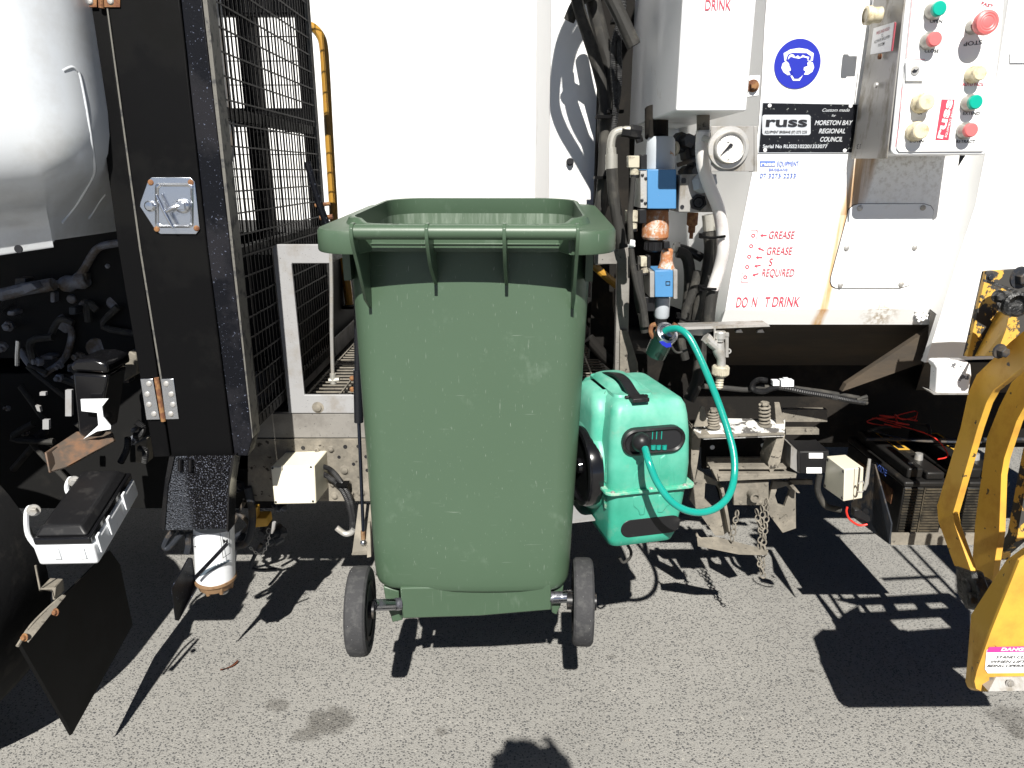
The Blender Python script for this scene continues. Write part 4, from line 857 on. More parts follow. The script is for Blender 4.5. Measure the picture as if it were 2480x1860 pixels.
for k in range(22):
    a = R(220-260*k/21); r0, r1 = rs*.36, rs*.4; t = Vector((-math.sin(a), 0, math.cos(a)))*.0003; d0 = Vector((math.cos(a), 0, math.sin(a))); o0 = Vector((gc.x, gy+.0003, gc.z))
    m.prism([o0+d0*r0-t, o0+d0*r1-t, o0+d0*r1+t, o0+d0*r0+t], (0, -.0002, 0))
m.build('red_scale', 'red', gp)
m = MB(); m.pp([(1743, 378), (1762, 355), (1768, 347), (1774, 348), (1775, 354), (1769, 357)], gy-.002, -.001); m.lathe(at(1764.5, 357, gy-.001), (0, -1, 0), [(.003, 0), (.003, .003), (0, .003)], 12); m.build('needle', 'ink', gp)
text('bar', 1764, 344, gy+.0004, 3.5, 'ink', gp); text('psi', 1764, 386, gy+.0004, 3.5, 'ink', gp)
m = MB()
for x, y in ((1768, 314), (1725, 386), (1801, 384)): m.screw(x, y, GY-.007, .003, .002)
m.build('bezel_screw', 'ink', gp)
# ------------------------------------------------------------------ tap bracket, tap
TB = 1.75
m = MB(); m.prism([at(1652, 792, TB), at(1862, 786, TB), at(1865, 791, TB-.001), at(1652, 799, TB-.001)], (0, .05, 0)); m.pp([(1655, 800), (1740, 797), (1700, 812), (1665, 812)], TB+.02, .004); tbk = vpart(m, 'tap_bracket', 'alum', lab='bare angle bracket carrying a brass tap', bevel=0)
m = MB(); m.tube(A([(1712, 820), (1725, 832), (1738, 842)], TB), .0125, 12); m.tube([at(1708, 816, TB), at(1716, 824, TB)], .014, 6)
m.tube(A([(1741, 830), (1741, 850), (1746, 868), (1747, 888)], TB), [.0135, .0155, .0115, .0105], 14, 5); m.build('tap_body', 'steel', tbk)
m = MB(); m.lathe(at(1743, 826, TB), (0, 0, 1), [(.011, 0), (.011, .006), (.014, .007), (.014, .022), (.011, .026), (0, .026)], 20); m.tube([at(1731, 790, TB), at(1731, 826, TB)], .0028, 8); m.build('tap_head', 'steel', tbk)
m = MB(); m.rect(1755, 806, 1766, 816, TB-.01, .01); m.rect(1757, 812, 1765, 866, TB-.008, .004); m.tube(A([(1757, 806), (1745, 806)], TB-.006), .005, 8); m.build('tap_lever', 'alum', tbk, bevel=.001)
m = MB(); m.lathe(at(1764, 850, TB-.003), (0, -1, 0), [(.007, 0), (.007, .003), (.0035, .003), (.0035, 0)], 14); m.build('lever_ring', 'steel', tbk)
cc = at(1746, 886, TB)
m = MB(); m.lathe(cc, (0, 0, -1), [(.0195, 0), (.021, .002), (.021, .022), (.017, .0265), (0, .0265)], 24)
for k in range(30):
    a = 2*math.pi*k/30; m.tube([cc+Vector((.021*math.cos(a), .021*math.sin(a), -.003)), cc+Vector((.021*math.cos(a), .021*math.sin(a), -.021))], .0011, 5)
m.lathe(cc+Vector((0, 0, -.026)), (0, 0, -1), [(.0105, 0), (.0105, .012), (.0085, .013), (.0105, .018), (.008, .019), (.0105, .025), (.008, .026), (.01, .031), (.0075, .032), (.0065, .035), (0, .035)], 20)
m.build('hose_connector', 'beige', tbk)
m = MB()
for x in (1790, 1842): m.pp([(x-9, 806), (x-6, 799), (x+5, 797), (x+10, 806)], 1.98, .01)
m.build('bracket_bolts', 'steel', V, bevel=.001)
# ------------------------------------------------------------------ wiring loom under the hopper
m = MB(); m.tube(A([(1700, 935), (1760, 940), (1810, 944), (1840, 938), (1880, 940)], 1.95), .0075, 10, 5); m.build('loom_sleeve', 'rubber', V)
hose([(1858, 922), (1838, 920), (1824, 930), (1826, 944), (1850, 948), (1885, 938), (1950, 950), (2010, 960), (2060, 970), (2095, 975)], 0, 'conduit', 'wiring_loom', 1.93, rf=cor(.0085), sub=24, seg=8)
hose([(1880, 934), (1940, 942), (2010, 952), (2080, 964)], .007, 'rubber', 'wiring_loom', 1.94)
for dy in (-8, 0, 9): hose([(2075, 968), (2090, 968+dy*.6), (2100, 968+dy)], .0055, 'rubber', 'loom_end', 1.93)
m = MB(); m.rect(1872, 922, 1888, 935, 1.92, .018); m.rect(1892, 921, 1923, 937, 1.92, .02); m.rect(1900, 917, 1912, 921, 1.921, .015); vpart(m, 'white_plug', 'whiteplastic', bevel=.001)
# ------------------------------------------------------------------ sprung mounting bracket, catcher plates and chains
SB = 1.9
m = MB(); m.prism([at(1680, 1040, SB), at(1705, 1055, SB-.04), at(1900, 1048, SB-.04), at(1902, 1015, SB+.02), at(1696, 1012, SB+.1)], (0, 0, -.012)); mb_ = vpart(m, 'sprung_mount', 'mountwhite', lab='grey bracket with two coil springs on worn white paint', bevel=.001)
m = MB(); m.prism([at(1688, 1056, SB-.045), at(1900, 1049, SB-.045), at(1901, 1054, SB-.045), at(1692, 1062, SB-.045)], (0, .1, 0))
m.pp([(1698, 985), (1706, 985), (1716, 1033), (1680, 1034)], SB-.01, .006); m.pp([(1876, 975), (1888, 975), (1903, 1040), (1880, 1030)], SB, .006)
m.pp([(1676, 1030), (1698, 1060), (1690, 1120), (1680, 1180), (1672, 1180)], SB+.02, .08); m.pp([(1882, 1060), (1902, 1052), (1890, 1120), (1866, 1150), (1860, 1120)], SB-.03, .07)
m.build('bracket_cheek', 'grime', mb_, bevel=.001)
for x, yb, yt in ((1728, 1032, 996), (1852, 1028, 980)):
    b0 = at(x, yb, SB+.0); b1 = at(x, yt, SB+.0); m = MB(); nt_ = 5.5; P_ = []
    for k in range(int(nt_*16)+1):
        a = 2*math.pi*k/16; P_.append(b0.lerp(b1, k/(nt_*16))+Vector((.0135*math.cos(a), .0135*math.sin(a), 0)))
    m.tube(P_, .0034, 8); m.tube([b0, b1], .007, 10); m.lathe(b0, (0, 0, -1), [(.02, -.002), (.02, .003), (0, .003)], 20); m.lathe(b1, (0, 0, 1), [(.012, 0), (.012, .008), (0, .008)], 6); m.build('coil_spring', 'grime', mb_)
m = MB(); m.rect(1700, 1062, 1880, 1135, SB+.14, .01); m.build('recess_plate', 'dark', mb_)
m = MB(); m.rect(1712, 1108, 1866, 1132, SB+.12, .01); m.rect(1720, 1131, 1905, 1137, SB-.03, .03); m.pp([(1738, 1148), (1930, 1148), (1928, 1158), (1742, 1166)], SB-.04, .05); m.pp([(1724, 1136), (1740, 1134), (1745, 1166), (1738, 1166)], SB-.035, .05); m.build('cross_angle', 'grime', mb_, bevel=.001)
m = MB()
for x, y in ((1725, 1083), (1848, 1078)): m.lathe(at(x, y, SB+.098), (0, -1, 0), [(.007, 0), (.007, .002), (0, .002)], 16)
m.build('hole_light_disc', 'decal', mb_)  # white discs painted as light showing through the holes
m = MB(); m.rect(1777, 1165, 1862, 1224, SB-.02, .015); hpn = vpart(m, 'tow_plate', 'grime', bevel=.002)
m = MB(); m.lathe(at(1822, 1195, SB-.02), (0, -1, 0), [(.017, 0), (.015, .01), (.015, .03), (.009, .03), (.007, .022), (0, .022)], 20)
for x, y in ((1794, 1217), (1842, 1217), (1856, 1173)): m.screw(x, y, SB-.02, .006)
m.build('pin_boss', 'grime', hpn)
for o_, i_ in (([(1690, 1140), (1745, 1170), (1766, 1285), (1752, 1297), (1732, 1297), (1670, 1210)], [(1708, 1170), (1734, 1176), (1752, 1205), (1756, 1230), (1736, 1238), (1706, 1208)]),
               ([(1872, 1166), (1915, 1167), (1927, 1182), (1928, 1280), (1896, 1291), (1856, 1238)], [(1882, 1184), (1904, 1177), (1914, 1187), (1900, 1227), (1884, 1222), (1877, 1200)])):
    m = MB(); ring(m, o_, i_, SB+.03, .012); gd = m.build('guide_plate', 'grime', V, bevel=.001)
    m = MB(); m.prism([at(x, y, SB+.028) for x, y in (o_[1], o_[2], (o_[2][0]-7, o_[2][1]), (o_[1][0]-7, o_[1][1]+4))], (0, -.035, 0)); m.build('plate_flange', 'grime', gd, bevel=.001)
# chains and loose flat bar
for pts in ([(1787, 1236), (1780, 1265), (1776, 1290), (1772, 1312)], [(1858, 1208), (1856, 1260), (1850, 1310), (1848, 1350), (1845, 1390)], [(1832, 1232), (1838, 1270), (1848, 1300), (1852, 1335)], [(1846, 1224), (1846, 1280), (1838, 1330), (1840, 1365), (1850, 1400)]):
    m = MB(); m.chain(A(pts, SB-.03), .0022, .024); m.build('chain', 'grime', V)
m = MB(); m.prism([at(1688, 1302, SB-.02), at(1735, 1300, SB), at(1860, 1332, SB-.03), at(1859, 1342, SB-.05), at(1790, 1340, SB-.06), at(1690, 1320, SB-.05)], (0, 0, -.004)); vpart(m, 'hanging_flat_bar', 'grime', bevel=0)
m = MB(); m.tube(A([(1686, 1292), (1690, 1300), (1700, 1306)], SB-.02), .004, 8); m.build('bar_hook', 'grime', V)
# rails behind
m = MB(); m.rect(1894, 992, 2004, 1022, 2.02, .02); m.rect(1903, 1039, 1984, 1053, 2.02, .02); m.rect(1910, 1163, 1968, 1174, 1.98, .01); m.rect(1895, 1090, 1935, 1140, 1.98, .01); vpart(m, 'frame_rail', 'grime', bevel=.001)
m = MB()
for x, y in ((1907, 1109), (1913, 1075), (1890, 1127)): m.lathe(at(x, y, 1.978), (0, -1, 0), [(.009, 0), (.009, .004), (.006, .008), (0, .008)], 12)
m.build('rail_bolts', 'grime', V)
m = MB(); m.prism([at(1937, 1094, 1.84), at(1991, 1094, 1.84), at(2008, 1092, 1.84), at(2008, 1145, 1.84), at(1992, 1146, 1.84), at(1938, 1147, 1.84)], (0, .09, 0)); bm_ = vpart(m, 'black_module', 'blackplastic', lab='small black electronics module with two white labels')
m = MB(); m.rect(1959, 1097, 1993, 1110, 1.839, -.0006); m.rect(1953, 1132, 1990, 1146, 1.839, -.0006); m.build('label_sticker', 'decal', bm_)
m = MB(); m.pp([(1916, 1080), (1936, 1094), (1936, 1147), (1914, 1132)], 1.86, .08)
for k in range(9): m.rect(1940+k*5, 1082, 1942.5+k*5, 1088, 1.9, .004)
m.build('heat_sink', 'alum', bm_)
# cream junction box right
def cbox(name, fr, Y, d, mat, lab, skew=0):
    m = MB(); m.pp(rrectq(fr, 3), Y, d); o = m.build(name, mat, V, bevel=.003, bseg=3); o['label'] = lab; return o
def rrectq(q4, r): return q4
b0, b1 = at(2002, 1105, 1.80), at(2044, 1217, 1.74)
YJ = 1.76
fl = [at(2002, 1104, 1.84), at(2046, 1137, 1.735), at(2043, 1215, 1.735), at(1994, 1180, 1.84)]
off = at(2092, 1132, 1.80)-at(2046, 1137, 1.735)
m = MB(); m.prism(fl, off); jb = m.build('junction_box', 'cream', V, bevel=.003, bseg=3); jb['label'] = 'cream junction box turned edge on beside the black battery'
nrm = (fl[1]-fl[0]).cross(fl[2]-fl[1]).normalized(); nrm = -nrm if nrm.dot(off) > 0 else nrm
m = MB()
for u, v_ in ((.08, .1), (.92, .1), (.92, .92), (.08, .92)):
    pnt = fl[0].lerp(fl[1], u).lerp(fl[3].lerp(fl[2], u), v_); m.lathe(pnt+nrm*.0, nrm, [(.004, 0), (.004, .001), (0, .001)], 12)
m.build('box_screw', 'ink', jb)
m = MB(); l0 = [p+off*.5+nrm*0 for p in fl]; m.tube([l0[1]+Vector((0, -.001, .0)), l0[2]+Vector((0, -.001, 0))], .001, 5); m.build('lid_seam', 'grime', jb)
m = MB(); m.tube(A([(2106, 1112), (2099, 1170), (2093, 1186)], 1.74), [.004, .005, .004], 8); m.tube(A([(2080, 1172), (2088, 1165), (2096, 1180), (2086, 1192), (2078, 1190)], 1.745), .0025, 6, 3); m.build('wire_clip', 'steel', V)
hose([(1985, 1150), (1980, 1185), (1992, 1215), (2005, 1228), (2035, 1235)], .0085, 'rubber', 'cable', 1.84)
hose([(2052, 1228), (2050, 1240), (2058, 1258), (2080, 1272), (2100, 1270)], .003, 'redwire', 'red_wire', 1.74)
m = MB(); m.pp([(2070, 1235), (2082, 1235), (2108, 1252), (2110, 1262), (2100, 1266), (2068, 1250)], 1.745, .02); vpart(m, 'fuse_holder', 'blackplastic')
# side plate of the battery tray
m = MB(); m.prism([at(2103, 1122, 1.9), at(2118, 1125, 1.9), at(2158, 1268, 1.72), at(2153, 1318, 1.72), at(2062, 1250, 1.9), at(2060, 1200, 1.98)], (.004, 0, 0)); tray = vpart(m, 'battery_tray', 'engine', bevel=0, lab='grey steel battery tray side plate')
m = MB(); m.lathe(at(2098, 1238, 1.8), (-.9, -.5, 0), [(.008, 0), (.008, .002), (0, .002)], 14); m.build('plate_hole', 'ink', tray)
TY_ = 1.80
zt0 = at(2160, 1290, TY_).z
m = MB(); m.rect(2158, 1292, 2424, 1320, TY_-.03, .006); m.box((at(2160, 1300, TY_).x, TY_-.024, at(2160, 1320, TY_-.03).z), (at(2424, 1310, TY_).x, 2.2, at(2160, 1320, TY_-.03).z+.005)); m.build('tray_lip', 'grime', tray)
# ------------------------------------------------------------------ batteries (separate things sitting in the tray)
def battery(name, x0w, wid, lab):
    zb_ = at(2160, 1320, TY_-.03).z+.007; zt_ = at(2190, 1180, TY_).z; dpt = .34
    rt = root(name, (x0w+wid/2, TY_+dpt/2, zb_), lab, 'battery', 'black batteries in the truck tray')
    m = MB(); m.box((x0w, TY_, zb_), (x0w+wid, TY_+dpt, zt_)); m.build('case', 'blackcan', rt, bevel=.004)
    m = MB(); k = 0; z = zb_+.02
    while z < zt_-.005:
        for a, b in ((.02, .44), (.5, .94)):
            m.box((x0w+wid*a, TY_-.003, z), (x0w+wid*b, TY_-.0003, z+.004))
        z += .0085
    m.box((x0w+wid*.455, TY_-.004, zb_+.015), (x0w+wid*.485, TY_-.0002, zt_)); m.build('front_ribs', 'ribdust', rt, smooth=0)
    m = MB(); m.box((x0w-.004, TY_-.006, zt_+.001), (x0w+wid+.004, TY_+dpt+.004, zt_+.018)); m.box((x0w+.012, TY_+.015, zt_+.0185), (x0w+wid*.46, TY_+dpt-.02, zt_+.05)); m.box((x0w+wid*.5, TY_+.005, zt_+.0185), (x0w+wid-.01, TY_+dpt-.02, zt_+.042)); m.build('lid', 'blackcan', rt, bevel=.006, bseg=3)
    m = MB()
    m.box((x0w+wid*.55, TY_+.17, zt_+.0425), (x0w+wid-.02, TY_+.31, zt_+.0435)); m.build('warning_label', 'yellow', rt)
    m = MB(); m.box((x0w+wid*.58, TY_+.18, zt_+.0438), (x0w+wid-.03, TY_+.30, zt_+.0444)); m.build('label_text_block', 'plate', rt)
    m = MB(); m.lathe((x0w+wid*.72, TY_+.1, zt_+.042), (0, 0, 1), [(.012, 0), (.01, .018), (0, .018)]); m.lathe((x0w+wid*.3, TY_+.05, zt_+.05), (0, 0, 1), [(.006, 0), (.006, .002), (0, .002)]); m.build('terminal', 'steel', rt)
    return rt, zb_, zt_
xb = at(2178, 1250, TY_).x
bat, zb_, zt_ = battery('battery', xb, .120, 'grimy black battery nearest the cream junction box, brown and blue label on its side')
m = MB(); m.box((xb-.0012, TY_+.05, zb_+.08), (xb-.0002, TY_+.26, zt_-.03)); sl_ = m.build('side_label', 'rust', bat)
text('XIDE', 2150, 1190, 1.9, 14, 'ltblueink', sl_, basis=(Vector((0, -1, 0)), Vector((0, 0, 1)), Vector((-1, 0, 0))))
for v in sl_.children[0].data.vertices: v.co += Vector((xb-.003, TY_+.12, zb_+.155))-at(2150, 1190, 1.9)
m = MB(); zz = zt_+.055; m.tube([(xb-.02, TY_+.2, zz+.01), (xb+.2, TY_+.19, zz+.012), (xb+.5, TY_+.2, zz+.01)], .006, 8, 4); m.tube([(xb+.03, TY_+.27, zz+.015), (xb+.1, TY_+.18, zz+.015), (xb+.3, TY_+.16, zz+.015)], .004, 8, 4); m.build('hold_down_rod', 'engine', tray)
m = MB()
random.seed(3)
for k in range(5):
    P_ = [Vector((xb+.02+random.random()*.16, TY_+.2+random.random()*.1, zz+.02+random.random()*.05)) for _ in range(4)]; m.tube(P_, .0018, 6, 5)
m.tube([(xb+.11, TY_+.22, zz+.04), (xb+.16, TY_+.16, zz+.03), (xb+.17, TY_+.1, zz+.0), (xb+.13, TY_+.08, zz-.005)], .002, 6, 5); m.build('red_jumper_wire', 'redwire', bat)
m = MB(); m.tube([(xb+.02, TY_+.27, zz+.01), (xb+.05, TY_+.25, zz+.03), (xb+.1, TY_+.28, zz+.02)], .005, 6, 5); m.tube([(xb+.15, TY_+.27, zz+.03), (xb+.19, TY_+.25, zz+.035), (xb+.17, TY_+.2, zz+.02)], .005, 6, 5); m.build('battery_lead', 'rubber', bat)
battery('battery', xb+.163, .120, 'black battery farther right, partly hidden by the yellow lifter arms')

# ------------------------------------------------------------------ green wheelie bin (hangs from the lifter, clear of the ground)
BO = Vector((-.104, 1.53, 1.386))
BM = Matrix.Translation(BO) @ Matrix.Rotation(R(-1.6), 4, 'Z') @ Matrix.Rotation(R(2.6), 4, 'X')
bin_ = root('wheelie_bin', (BO.x, BO.y+.3, .36), 'large scratched dark green two wheeled bin in the centre, handle towards the viewer', 'wheelie bin')
def bb(m, name, mat, par=bin_, **k):
    m.v = [BM @ v for v in m.v]; return m.build(name, mat, par, **k)
def rsec(hw, y0, y1, r, z, bulge=0, n=8, front=10):
    pts = []
    def arc_(cx, cy, a0):
        for k in range(n+1): t = R(a0+90*k/n); pts.append((cx+r*math.cos(t), cy+r*math.sin(t)))
    arc_(hw-r, y1-r, 0); arc_(-hw+r, y1-r, 90); arc_(-hw+r, y0+r, 180)
    for k in range(1, front): pts.append((-hw+r+(2*hw-2*r)*k/front, y0))
    arc_(hw-r, y0+r, 270)
    return [Vector((x, y-(bulge*(1-(x/hw)**2) if y < y0+r else 0), z)) for x, y in pts]
def loft(m, secs, cap0=False, cap1=False):
    n = len(secs[0]); vs = [v for s_ in secs for v in s_]; fs = [(i*n+k, i*n+(k+1) % n, (i+1)*n+(k+1) % n, (i+1)*n+k) for i in range(len(secs)-1) for k in range(n)]
    if cap0: fs.append(tuple(range(n)))
    if cap1: fs.append(tuple(range((len(secs)-1)*n, len(secs)*n)))
    return m.add(vs, fs)
m = MB()
S = [(.266,.118,.612,.075,-.02),(.287,.116,.618,.06,-.03),(.285,.112,.614,.06,-.09),(.279,.095,.606,.058,-.224),(.269,.06,.59,.056,-.436),(.257,.02,.57,.052,-.672),(.251,-.002,.555,.048,-.78),(.2475,-.010,.548,.045,-.845),(.2455,-.012,.543,.043,-.866),(.241,-.012,.535,.042,-.880),(.232,-.009,.53,.042,-.888),(.216,.004,.52,.04,-.892),(.20,.04,.5,.04,-.892)]
outer = [rsec(hw, y0, y1, r, z, .03 if z > -.3 else .018) for hw, y0, y1, r, z in S]
inner = [rsec(hw-.006, y0+.006, y1-.006, r, max(z+.004, -.9), .018) for hw, y0, y1, r, z in S[2:9]]
loft(m, list(reversed(inner)), cap0=True); top_in = inner[0]
inner_top = rsec(.2615, .0525, .6045, .10, -.03, 0)
inner = [rsec(hw, y0, y1, r, z, 0) for hw, y0, y1, r, z in ((.2605, .10, .602, .095, -.07), (.2595, .14, .596, .085, -.12), (.256, .14, .58, .07, -.3), (.245, .12, .555, .06, -.6), (.235, .11, .53, .055, -.88))]
body = loft(MB(), outer, cap1=True); body.v += []
bb(body, 'bin_body', 'bin', smooth=60)
bb(loft(MB(), list(reversed(inner))+[inner_top], cap0=True), 'inner_wall', 'bininner', smooth=60)
# rim
ro = rsec(.331, 0, .665, .08, 0, .0, front=24); ri = rsec(.262, .052, .605, .10, 0, .0, front=24)
for k, v in enumerate(ro):
    if abs(v.x) < .225 and v.y < .05: v.y = .042
prof = [(.06, -.045), (.0, -.03), (.0, .012), (.08, .0135), (.16, .011), (.24, -.002), (.6, -.004), (.95, -.007), (1.0, -.014), (1.015, -.052), (.99, -.056), (.94, -.054), (.92, -.02)]
bb(loft(MB(), [[i_.lerp(o, t)+Vector((0, 0, max(z, -.036) if (o.y == .042 and z < 0) else (z if z < 0 or i_.y > .08 else z*.25))) for i_, o in zip(ri, ro)] for t, z in prof]), 'rim', 'bin', smooth=40)
m = MB(); m.box((-.225, .038, -.040), (.225, .13, -.037)); bb(m, 'rim_ledge', 'bin', bevel=.0008)
m = MB(); m.box((-.292, .2, -.11), (-.272, .5, -.05)); m.box((.272, .2, -.11), (.292, .5, -.05)); m.box((-.285, .09, -.13), (-.268, .14, -.05)); m.box((.268, .09, -.13), (.285, .14, -.05)); bb(m, 'side_gusset', 'bin')
m = MB(); m.tube([Vector((x, -.02, -.006)) for x in (-.226, -.1, 0, .1, .238)], .0158, 24); bb(m, 'handle', 'bin', smooth=50)
for x, dz in ((-.2285, -.2), (-.072, -.15), (.089, -.15), (.2405, -.2)):
    m = MB(); t_ = .0038; pts = [(-.0385, .004), (-.026, .0125), (-.012, .0125), (.0, .006), (.045, -.004), (.115, -.06), (.112, dz+.02), (.09, dz+.005), (.045, dz+.035), (-.002, -.082), (-.026, -.045), (-.038, -.024), (-.0405, -.008)]
    m.prism([Vector((x-t_, a, b)) for a, b in pts], (t_*2, 0, 0)); bb(m, 'handle_rib', 'bin', bevel=.0012)
# lid behind the bin, hanging open: only its red-brown edge shows above the rear rim
m = MB(); m.box((-.215, .67, -.75), (.18, .70, .004)); bb(m, 'open_lid', 'redlid' if 'redlid' in M else 'rust', bevel=.006)['label'] = 'reddish lid edge just above the rear rim'
# axle housing and wheels in world space
m = MB(); m.pp([(968, 1424), (1334, 1416), (1336, 1478), (1300, 1481), (1160, 1493), (1060, 1496), (975, 1499)], 1.545, .22); m.build('axle_housing', 'bin', bin_, bevel=.004)
m = MB(); m.pp([(928, 1420), (966, 1432), (968, 1492), (976, 1502), (950, 1508), (946, 1492), (936, 1470)], 1.575, .25); m.pp([(1336, 1424), (1366, 1412), (1358, 1468), (1352, 1480), (1348, 1490), (1336, 1484)], 1.575, .25); m.build('base_flange', 'bin', bin_, bevel=.003)
m = MB(); m.tube([at(905, 1466, 1.5), at(972, 1463, 1.56)], .0145, 20); m.tube([at(958, 1463.5, 1.545), at(969, 1463, 1.55)], .0158, 20); m.tube([at(1330, 1447, 1.56), at(1396, 1445, 1.55)], .0145, 20); m.build('axle', 'axlesteel' if 'axlesteel' in M else 'steel', bin_)
def wheel(c, r, w_, tilt, side):
    ax = Vector((math.cos(R(tilt)), math.sin(R(tilt)), .0)).normalized()
    m = MB(); m.lathe(c-ax*w_/2, ax, [(r*.76, .004), (r*.80, 0), (r*.93, 0), (r*.985, .005), (r, .012), (r, w_-.012), (r*.985, w_-.005), (r*.93, w_), (r*.80, w_), (r*.76, w_-.004)], 56)
    t = m.build('tyre', 'tyre', bin_, smooth=35); m = MB()
    s_ = 1 if side > 0 else 1
    m.lathe(c-ax*(w_/2+.002), ax, [(r*.2, -.012), (r*.2, .012), (r*.26, .014), (r*.55, .016), (r*.58, .002), (r*.66, .002), (r*.67, .010), (r*.75, .010), (r*.775, .004), (r*.775, w_), (r*.75, w_-.006), (r*.67, w_-.006), (r*.66, w_+.002), (r*.58, w_+.002), (r*.55, w_-.012), (r*.26, w_-.01), (r*.2, w_-.008), (r*.2, w_+.012), (0, w_+.012)], 40)
    m.build('wheel_hub', 'hub', bin_, smooth=35)
wheel(Vector((-.368, 1.497, .478)), .106, .048, 3, -1)
wheel(Vector((.174, 1.53, .482)), .106, .048, -3, 1)

# ------------------------------------------------------------------ green hose reel
RY = 1.57
reel = root('hose_reel', (.3, RY+.2, .55), 'bright green plastic hose reel case with black strap handle and teal hose, right of bin', 'hose reel')
xl = at(1483, 1100, RY).x; xr_ = xl+.207
zT, zF, zB = at(1480, 982, RY).z, at(1487, 1194, RY).z, at(1475, 1328, RY).z
YBk = RY+.29
def rsec2(x0, x1, y0, y1, r, z, n=6):
    pts = []
    for cx, cy, a0 in ((x1-r, y1-r, 0), (x0+r, y1-r, 90), (x0+r, y0+r, 180), (x1-r, y0+r, 270)):
        for k in range(n+1): t = R(a0+90*k/n); pts.append(Vector((cx+r*math.cos(t), cy+r*math.sin(t), z)))
    return pts
# shear so that the front face is lower at its left corner like the photo
RT = Matrix.Translation(Vector((xl, RY, zF))) @ Matrix.Rotation(R(13), 4, 'Z') @ Matrix.Translation(-Vector((xl, RY, zF)))
def rb(m, name, mat, par=reel, **k):
    m.v = [RT @ v for v in m.v]; return m.build(name, mat, par, **k)
secs = []
for t, ins, top in ((0, 0, 0), (.25, -.002, 0), (.6, .0, 0), (.8, .004, 0), (.9, .008, 0), (.96, .015, 0), (.99, .026, 0), (1.0, .042, 0)):
    z = zF+(zT-zF)*t
    secs.append(rsec2(xl+ins, xr_-ins, RY+ins*1.2+.012*t, YBk-ins, .022, z))
up_ = rb(loft(MB(), secs, cap0=True, cap1=True), 'upper_housing', 'reel', smooth=60)
secs = []
for t, ins, r_ in ((0, 0.002, 0), (.4, .003, .006), (.85, .004, .018), (.96, .007, .022), (1, .016, .032)):
    secs.append(rsec2(xl+ins, xr_-ins-r_, RY+ins*.9, YBk-ins*2-r_*3, .02, zF-.006+(zB-zF)*t))
rb(loft(MB(), secs, cap0=True, cap1=True), 'lower_housing', 'reel', smooth=60)
m = loft(MB(), [rsec2(xl-.014, xr_+.014, RY-.012, YBk+.012, .02, zF-.004), rsec2(xl-.014, xr_+.014, RY-.012, YBk+.012, .02, zF+.003)], True, True); rb(m, 'flange', 'reelseam', bevel=.001)
m = MB()
for x in (.02, .5, .93): m.bolt(Vector((xl+(xr_-xl)*x, RY-.004, zF+.003)), (0, 0, 1), .004, .003)
rb(m, 'flange_screw', 'steel')
# drum shoulders on the left and the ridge on top
m = MB()
secs = []
cyl_c = RY+.24; cz = zT-.085
def hump(x0, x1, r0, cz_, name, dy=.15):
    mm = MB(); mm.lathe(Vector((x0, RY+dy, cz_)), (1, 0, 0), [(r0*.8, 0), (r0*.95, .006), (r0, .02), (r0, x1-x0-.02), (r0*.95, x1-x0-.006), (r0*.8, x1-x0)], 48); return rb(mm, name, 'reel', smooth=60)
hump(xl-.026, xl+.03, .125, zF+.02, 'drum_shoulder', .16)
zt3 = zT+.016
bsec = [rsec2(xl+.022+i_, xl+.128-i_, RY+.03+f_, YBk-.03-i_, .02, z_) for z_, i_, f_ in ((zF+.06, 0, 0), (zT-.04, 0, 0), (zT+.004, .002, .03), (zt3-.016, .006, .075), (zt3-.005, .012, .095), (zt3, .022, .115))]
rb(loft(MB(), bsec, True, True), 'top_ridge', 'reel', smooth=60)
bsec = [rsec2(xl-.024+i_, xl+.04, RY+.07+f_, YBk-.05-i_, .025, z_) for z_, i_, f_ in ((zF+.01, 0, 0), (zT-.05, 0, .0), (zT-.018, .004, .015), (zT-.004, .012, .035), (zT+.002, .024, .05))]
rb(loft(MB(), bsec, True, True), 'side_shoulder', 'reel', smooth=60)
m = MB(); r0 = .104; m.lathe(Vector((xl-.026, RY+.135, zF+.018)), (-1, 0, 0), [(r0, -.02), (r0, .008), (r0*.97, .014), (r0*.86, .016), (r0*.84, .008), (r0*.2, .008), (r0*.18, .016), (0, .016)], 56); dsc = rb(m, 'side_disc', 'glossblack', smooth=35)
m = MB(); m.box((xl-.06, RY+.1, zF-.125), (xl+.0, RY+.22, zF-.121)); m.box((xl-.063, RY+.1, zF-.125), (xl-.060, RY+.22, zF-.075)); rb(m, 'mounting_foot', 'greylight')
text('EV', 1452, 1140, RY+.2, 16, 'padlockred', dsc, basis=(Vector((0, -1, 0)), Vector((0, 0, 1)), Vector((-1, 0, 0))))
# slot frame on the front face
def slot(cx, cz_, hw, hh, Yf, t, dep):
    o = []; i_ = []
    for a in range(-90, 91, 15): o.append((cx+hw-hh+hh*math.cos(R(a)), cz_+hh*math.sin(R(a)))); i_.append((cx+hw-hh+(hh-t)*math.cos(R(a)), cz_+(hh-t)*math.sin(R(a))))
    for a in range(90, 271, 15): o.append((cx-hw+hh+hh*math.cos(R(a)), cz_+hh*math.sin(R(a)))); i_.append((cx-hw+hh+(hh-t)*math.cos(R(a)), cz_+(hh-t)*math.sin(R(a))))
    return o, i_
iv = RT.inverted()
def rl(px, py, Y=None):
    # local (unrotated) coordinates of the front-face point seen at px,py
    r = iv.to_3x3() @ ray(px, py); e = iv @ EYE; yy = RY if Y is None else Y; return e+r*((yy-e.y)/r.y)
c_s = rl(1583, 1067); hw = (rl(1659, 1060)-rl(1507, 1070)).length/2; hh = .0335
o, i_ = slot(c_s.x, c_s.z, hw, hh, RY, .0095, .01)
